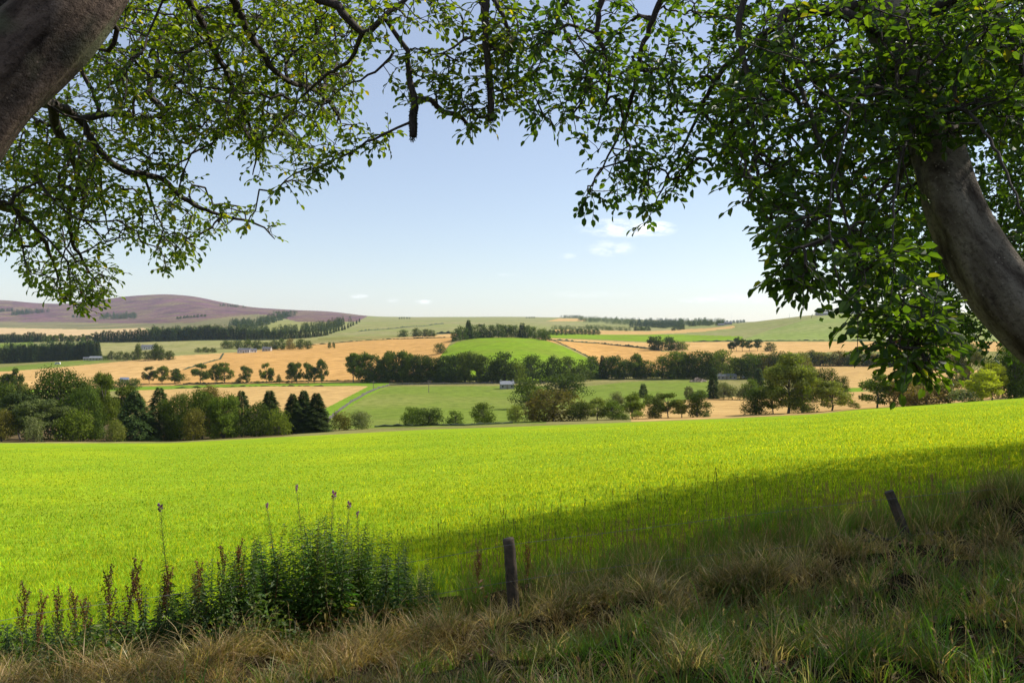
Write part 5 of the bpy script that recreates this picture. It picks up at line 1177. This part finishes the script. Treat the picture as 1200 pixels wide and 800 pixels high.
# ------------------------------------------------------------------ willowherb, docks, nettles along the fence
HERB = leafy('herb leaves', None, .42, (1.7, 2.0, .5), rough=.5, spec=.35, usetint=True, rnd=.32)
def herb_proto(kind, seed):
    """unit-height plant: (stem, leaves, top) meshes"""
    rs_ = np.random.default_rng(seed)
    bend = rs_.normal(0, .04, 2); c = np.array([(bend[0]*t*t, bend[1]*t*t, t, .0048*(1.1-t)) for t in np.linspace(0, 1, 12)])
    V, Fc = sweep(c, 5); stem_c = (.14, .06, .03) if kind == 'dock' or seed % 2 else (.10, .13, .03)
    st = mesh_np('stem', V, Fc, [HERB], tint=np.tile(stem_c, (len(V), 1)), smooth=True)
    at = lambda t: np.stack([bend[0]*t*t, bend[1]*t*t, t], -1)
    if kind in ('willow', 'flower'):
        hi = 1.0 if kind == 'willow' else .66; n = 120 if kind == 'willow' else 95
        t = .06+(hi-.06)*np.arange(n)/n+rs_.normal(0, .004, n); a = np.arange(n)*2.4+rs_.normal(0, .25, n)
        D = np.stack([np.cos(a), np.sin(a), .25-.6*rs_.uniform(0, 1, n)], -1); Nn = np.stack([-np.cos(a)*.3, -np.sin(a)*.3, np.ones(n)], -1)+rs_.normal(0, .2, (n, 3))
        ln = (.125*np.clip(1.25-t/hi, .28, 1)*np.clip(.5+3*t, .5, 1))*rs_.uniform(.7, 1.15, n)
        V, Q = leaves(at(t), D, Nn, ln, ln*.33, True); col = mixt([(.05,.10,.018),(.07,.13,.02),(.10,.15,.025)], n); low = (t < .3) & (rs_.uniform(0, 1, n) < .35); col[low] = mixt([(.22,.20,.03),(.20,.11,.03)], low.sum())
        lv = mesh_np('leaves', V, [Q], [HERB], tint=np.repeat(col, 6, 0))
        top = None
        if kind == 'flower':
            n = 46; t = .66+.30*np.arange(n)/n; a = np.arange(n)*2.4; D = np.stack([np.cos(a), np.sin(a), np.full(n, .9)], -1); e = at(t)+unit(D)*.045*(1.3-t)[:, None]*1.4
            V1, Q1 = frusta(at(t), e, np.full(n, .0014), np.full(n, .0009), 3)
            nf = 16; tf = rs_.uniform(.955, .995, nf); Df = rs_.normal(0, 1, (nf, 3)); V2, Q2 = leaves(at(tf), Df, unit(rs_.normal(0, 1, (nf, 3))), np.full(nf, .024), np.full(nf, .018), False)
            top = mesh_np('flower_spike', np.vstack([V1, V2]), [np.vstack([Q1, Q2+len(V1)])], [HERB], tint=np.vstack([np.tile((.09,.055,.04), (len(V1), 1)), np.tile((.20,.055,.22), (len(V2), 1))]))
        return st, lv, top
    if kind == 'dock':
        parts = []; tv = []
        for b in range(9):
            t0 = .38+.055*b; a = b*2.4+rs_.uniform(-.3, .3); L_ = .26*(1.1-t0*.6); e = at(np.array(t0))+np.array([math.cos(a)*L_*.28, math.sin(a)*L_*.28, L_])
            s0 = at(np.array(t0)); V1, Q1 = frusta([s0], [e], [.0025], [.0012], 3); parts.append((V1, Q1)); tv.append(np.tile((.16,.06,.03), (len(V1), 1)))
            n = 70; f = rs_.uniform(.05, 1, n); B = s0+(e-s0)*f[:, None]+rs_.normal(0, .008, (n, 3))
            V2, Q2 = leaves(B, rs_.normal(0, 1, (n, 3)), unit(rs_.normal(0, 1, (n, 3))), rs_.uniform(.012, .024, n), rs_.uniform(.010, .018, n), False); parts.append((V2, Q2)); tv.append(np.repeat(mixt([(.15,.065,.028),(.22,.11,.045),(.075,.045,.022)], n), 4, 0))
        V, Fc = merge(parts)
        # merge keeps vertex order, so the tints line up
        tp = mesh_np('seed_head', V, Fc, [HERB], tint=np.vstack(tv))
        n = 16; t = rs_.uniform(.03, .4, n); a = rs_.uniform(0, 6.28, n); ln = rs_.uniform(.10, .2, n); V, Q = leaves(at(t), np.stack([np.cos(a), np.sin(a), .2+0*a], -1), np.array([[0, 0, 1.0]])+rs_.normal(0, .3, (n, 3)), ln, ln*.3, True)
        return st, mesh_np('leaves', V, [Q], [HERB], tint=np.repeat(mixt([(.06,.08,.015),(.14,.07,.03)], n), 6, 0)), tp
    # nettle
    n = 64; k = np.arange(n)//2; t = .1+.9*k/(n/2); a = k*1.57+(np.arange(n) % 2)*3.14+rs_.normal(0, .2, n); ln = .10*np.clip(1.3-t, .35, 1)*rs_.uniform(.8, 1.1, n)
    V, Q = leaves(at(t), np.stack([np.cos(a), np.sin(a), -.25+0*a], -1), np.array([[0, 0, 1.0]])+rs_.normal(0, .25, (n, 3)), ln, ln*.45, True)
    return st, mesh_np('leaves', V, [Q], [HERB], tint=np.repeat(mixt([(.03,.06,.014),(.045,.08,.016)], n), 6, 0)), None
HP = {k: [herb_proto(k, s) for s in ss] for k, ss in (('willow', (1, 2, 3, 4)), ('flower', (5, 6)), ('dock', (7, 8, 9)), ('nettle', (10, 11, 12)))}
HN = {'willow': 'willowherb_plant', 'flower': 'willowherb_plant', 'dock': 'dock_plant', 'nettle': 'nettle_plant'}
def herb(kind, u, vtop, label, group, d=None, lean=None):
    d = rng.uniform(.1, 1.3) if d is None else d
    Y = 8.6
    for _ in range(6): Y = float(yfence((u-600)/F*Y))+d
    X = (u-600)/F*Y; g = float(height(X, Y)); H = max((388-vtop)/F*Y-g, .3)
    a, b, c = HP[kind][rng.integers(0, len(HP[kind]))]
    e = empty(HN[kind], (X, Y, g), 0); e.scale = (min(max(H, .8), 1.25)*rng.uniform(.8, 1.15),)*2+(H,)
    le = lean if lean is not None else rng.normal(0, .10 if kind in ('dock', 'nettle') else .06)
    e.rotation_euler = (rng.normal(0, .04), le, rng.uniform(0, 6.28) if lean is None else 0)
    tag(e, label, 'plant', group); link('stem', a, e); link('leaves', b, e)
    if c: link('seed_head' if kind == 'dock' else 'flower_spike', c, e)
for u, v, l, le in ((212, 590, 'flowering willowherb leaning far left, apart from the clump', -.22), (332, 588, 'leftmost tall willowherb spike rising from the clump', -.1), (362, 565, 'tallest willowherb with a purple tip', -.05),
                    (384, 576, 'willowherb with the biggest purple flower, second from the right of the tall ones', 0.0), (401, 587, 'rightmost willowherb with a purple flower', .02), (419, 596, 'thin flowerless spike right of the purple willowherbs', .04)):
    herb('flower', u, v, l, 'tall willowherbs', .8, le)
for i in range(84):
    u = rng.uniform(292, 512); v = ip(u, [(296,640),(330,618),(360,606),(400,604),(440,622),(480,640),(512,665)])+rng.uniform(-8, 26)
    herb('willow', u, v, 'leafy dark green willowherb stem crowded in the clump left of the fence post', 'willowherb clump by the fence')
for i in range(44):
    u = rng.uniform(196, 305); v = ip(u, [(196,690),(225,668),(260,655),(305,636)])+rng.uniform(-10, 26)
    herb('willow', u, v, 'leafy dark green willowherb stem crowded in the clump left of the fence post', 'willowherb clump by the fence')
for u, v, l in ((25, 678, 'dark dock at the far left end of the fence'), (40, 690, 'short dock beside the far left one'), (68, 678, 'thin dark dock left of the red ones'), (92, 680, 'leaning dock with rusty seeds'), (104, 690, 'low brown dock in front of the leaning one'),
                (130, 656, 'bright red dock left in the pair'), (141, 650, 'tallest bright red dock'), (172, 664, 'dark red dock left of the next pair'), (181, 658, 'dark red dock standing upright'), (192, 668, 'rusty dock leaning right'),
                (227, 655, 'brown dock before the nettles'), (240, 662, 'dock with few seeds beside the brown one'), (262, 634, 'brown dock topping the willowherb clump'), (284, 628, 'reddish dock beside the willowherb'), (560, 640, 'dry brown dock just left of the fence post'), (617, 628, 'small dry dock right of the fence post')):
    herb('dock', u, v, l, 'docks along the fence', rng.uniform(.2, .9))
for i in range(70):
    u = rng.uniform(-10, 330); v = ip(u, [(-10,735),(60,715),(130,690),(200,672),(260,650),(330,640)])+rng.uniform(-4, 34)
    herb('nettle', u, v, 'dark green nettle among the docks left of the willowherb', 'nettles along the fence')
# low leafy undergrowth
n = 26000; X = rng.uniform(-8, -.75, n); d = rng.uniform(-.35, 1.1, n); Y = yfence(X)+d
B = place(X, Y)+np.array([0, 0, 1])*(rng.uniform(0, 1, n)**1.3*(.36+.2*wob(X, Y, 1.0))*sm(-.6, -2.0, X))[:, None]
V, Q = leaves(B, rng.normal(0, 1, (n, 3))*[1, 1, .6], unit(rng.normal(0, .6, (n, 3))+[0, 0, 1]), rng.uniform(.03, .075, n), rng.uniform(.018, .04, n), False)
build('undergrowth', [(V, [Q], np.repeat(mixt([(.05,.09,.015),(.08,.12,.02),(.035,.06,.012),(.13,.14,.03)], n), 4, 0))], HERB)
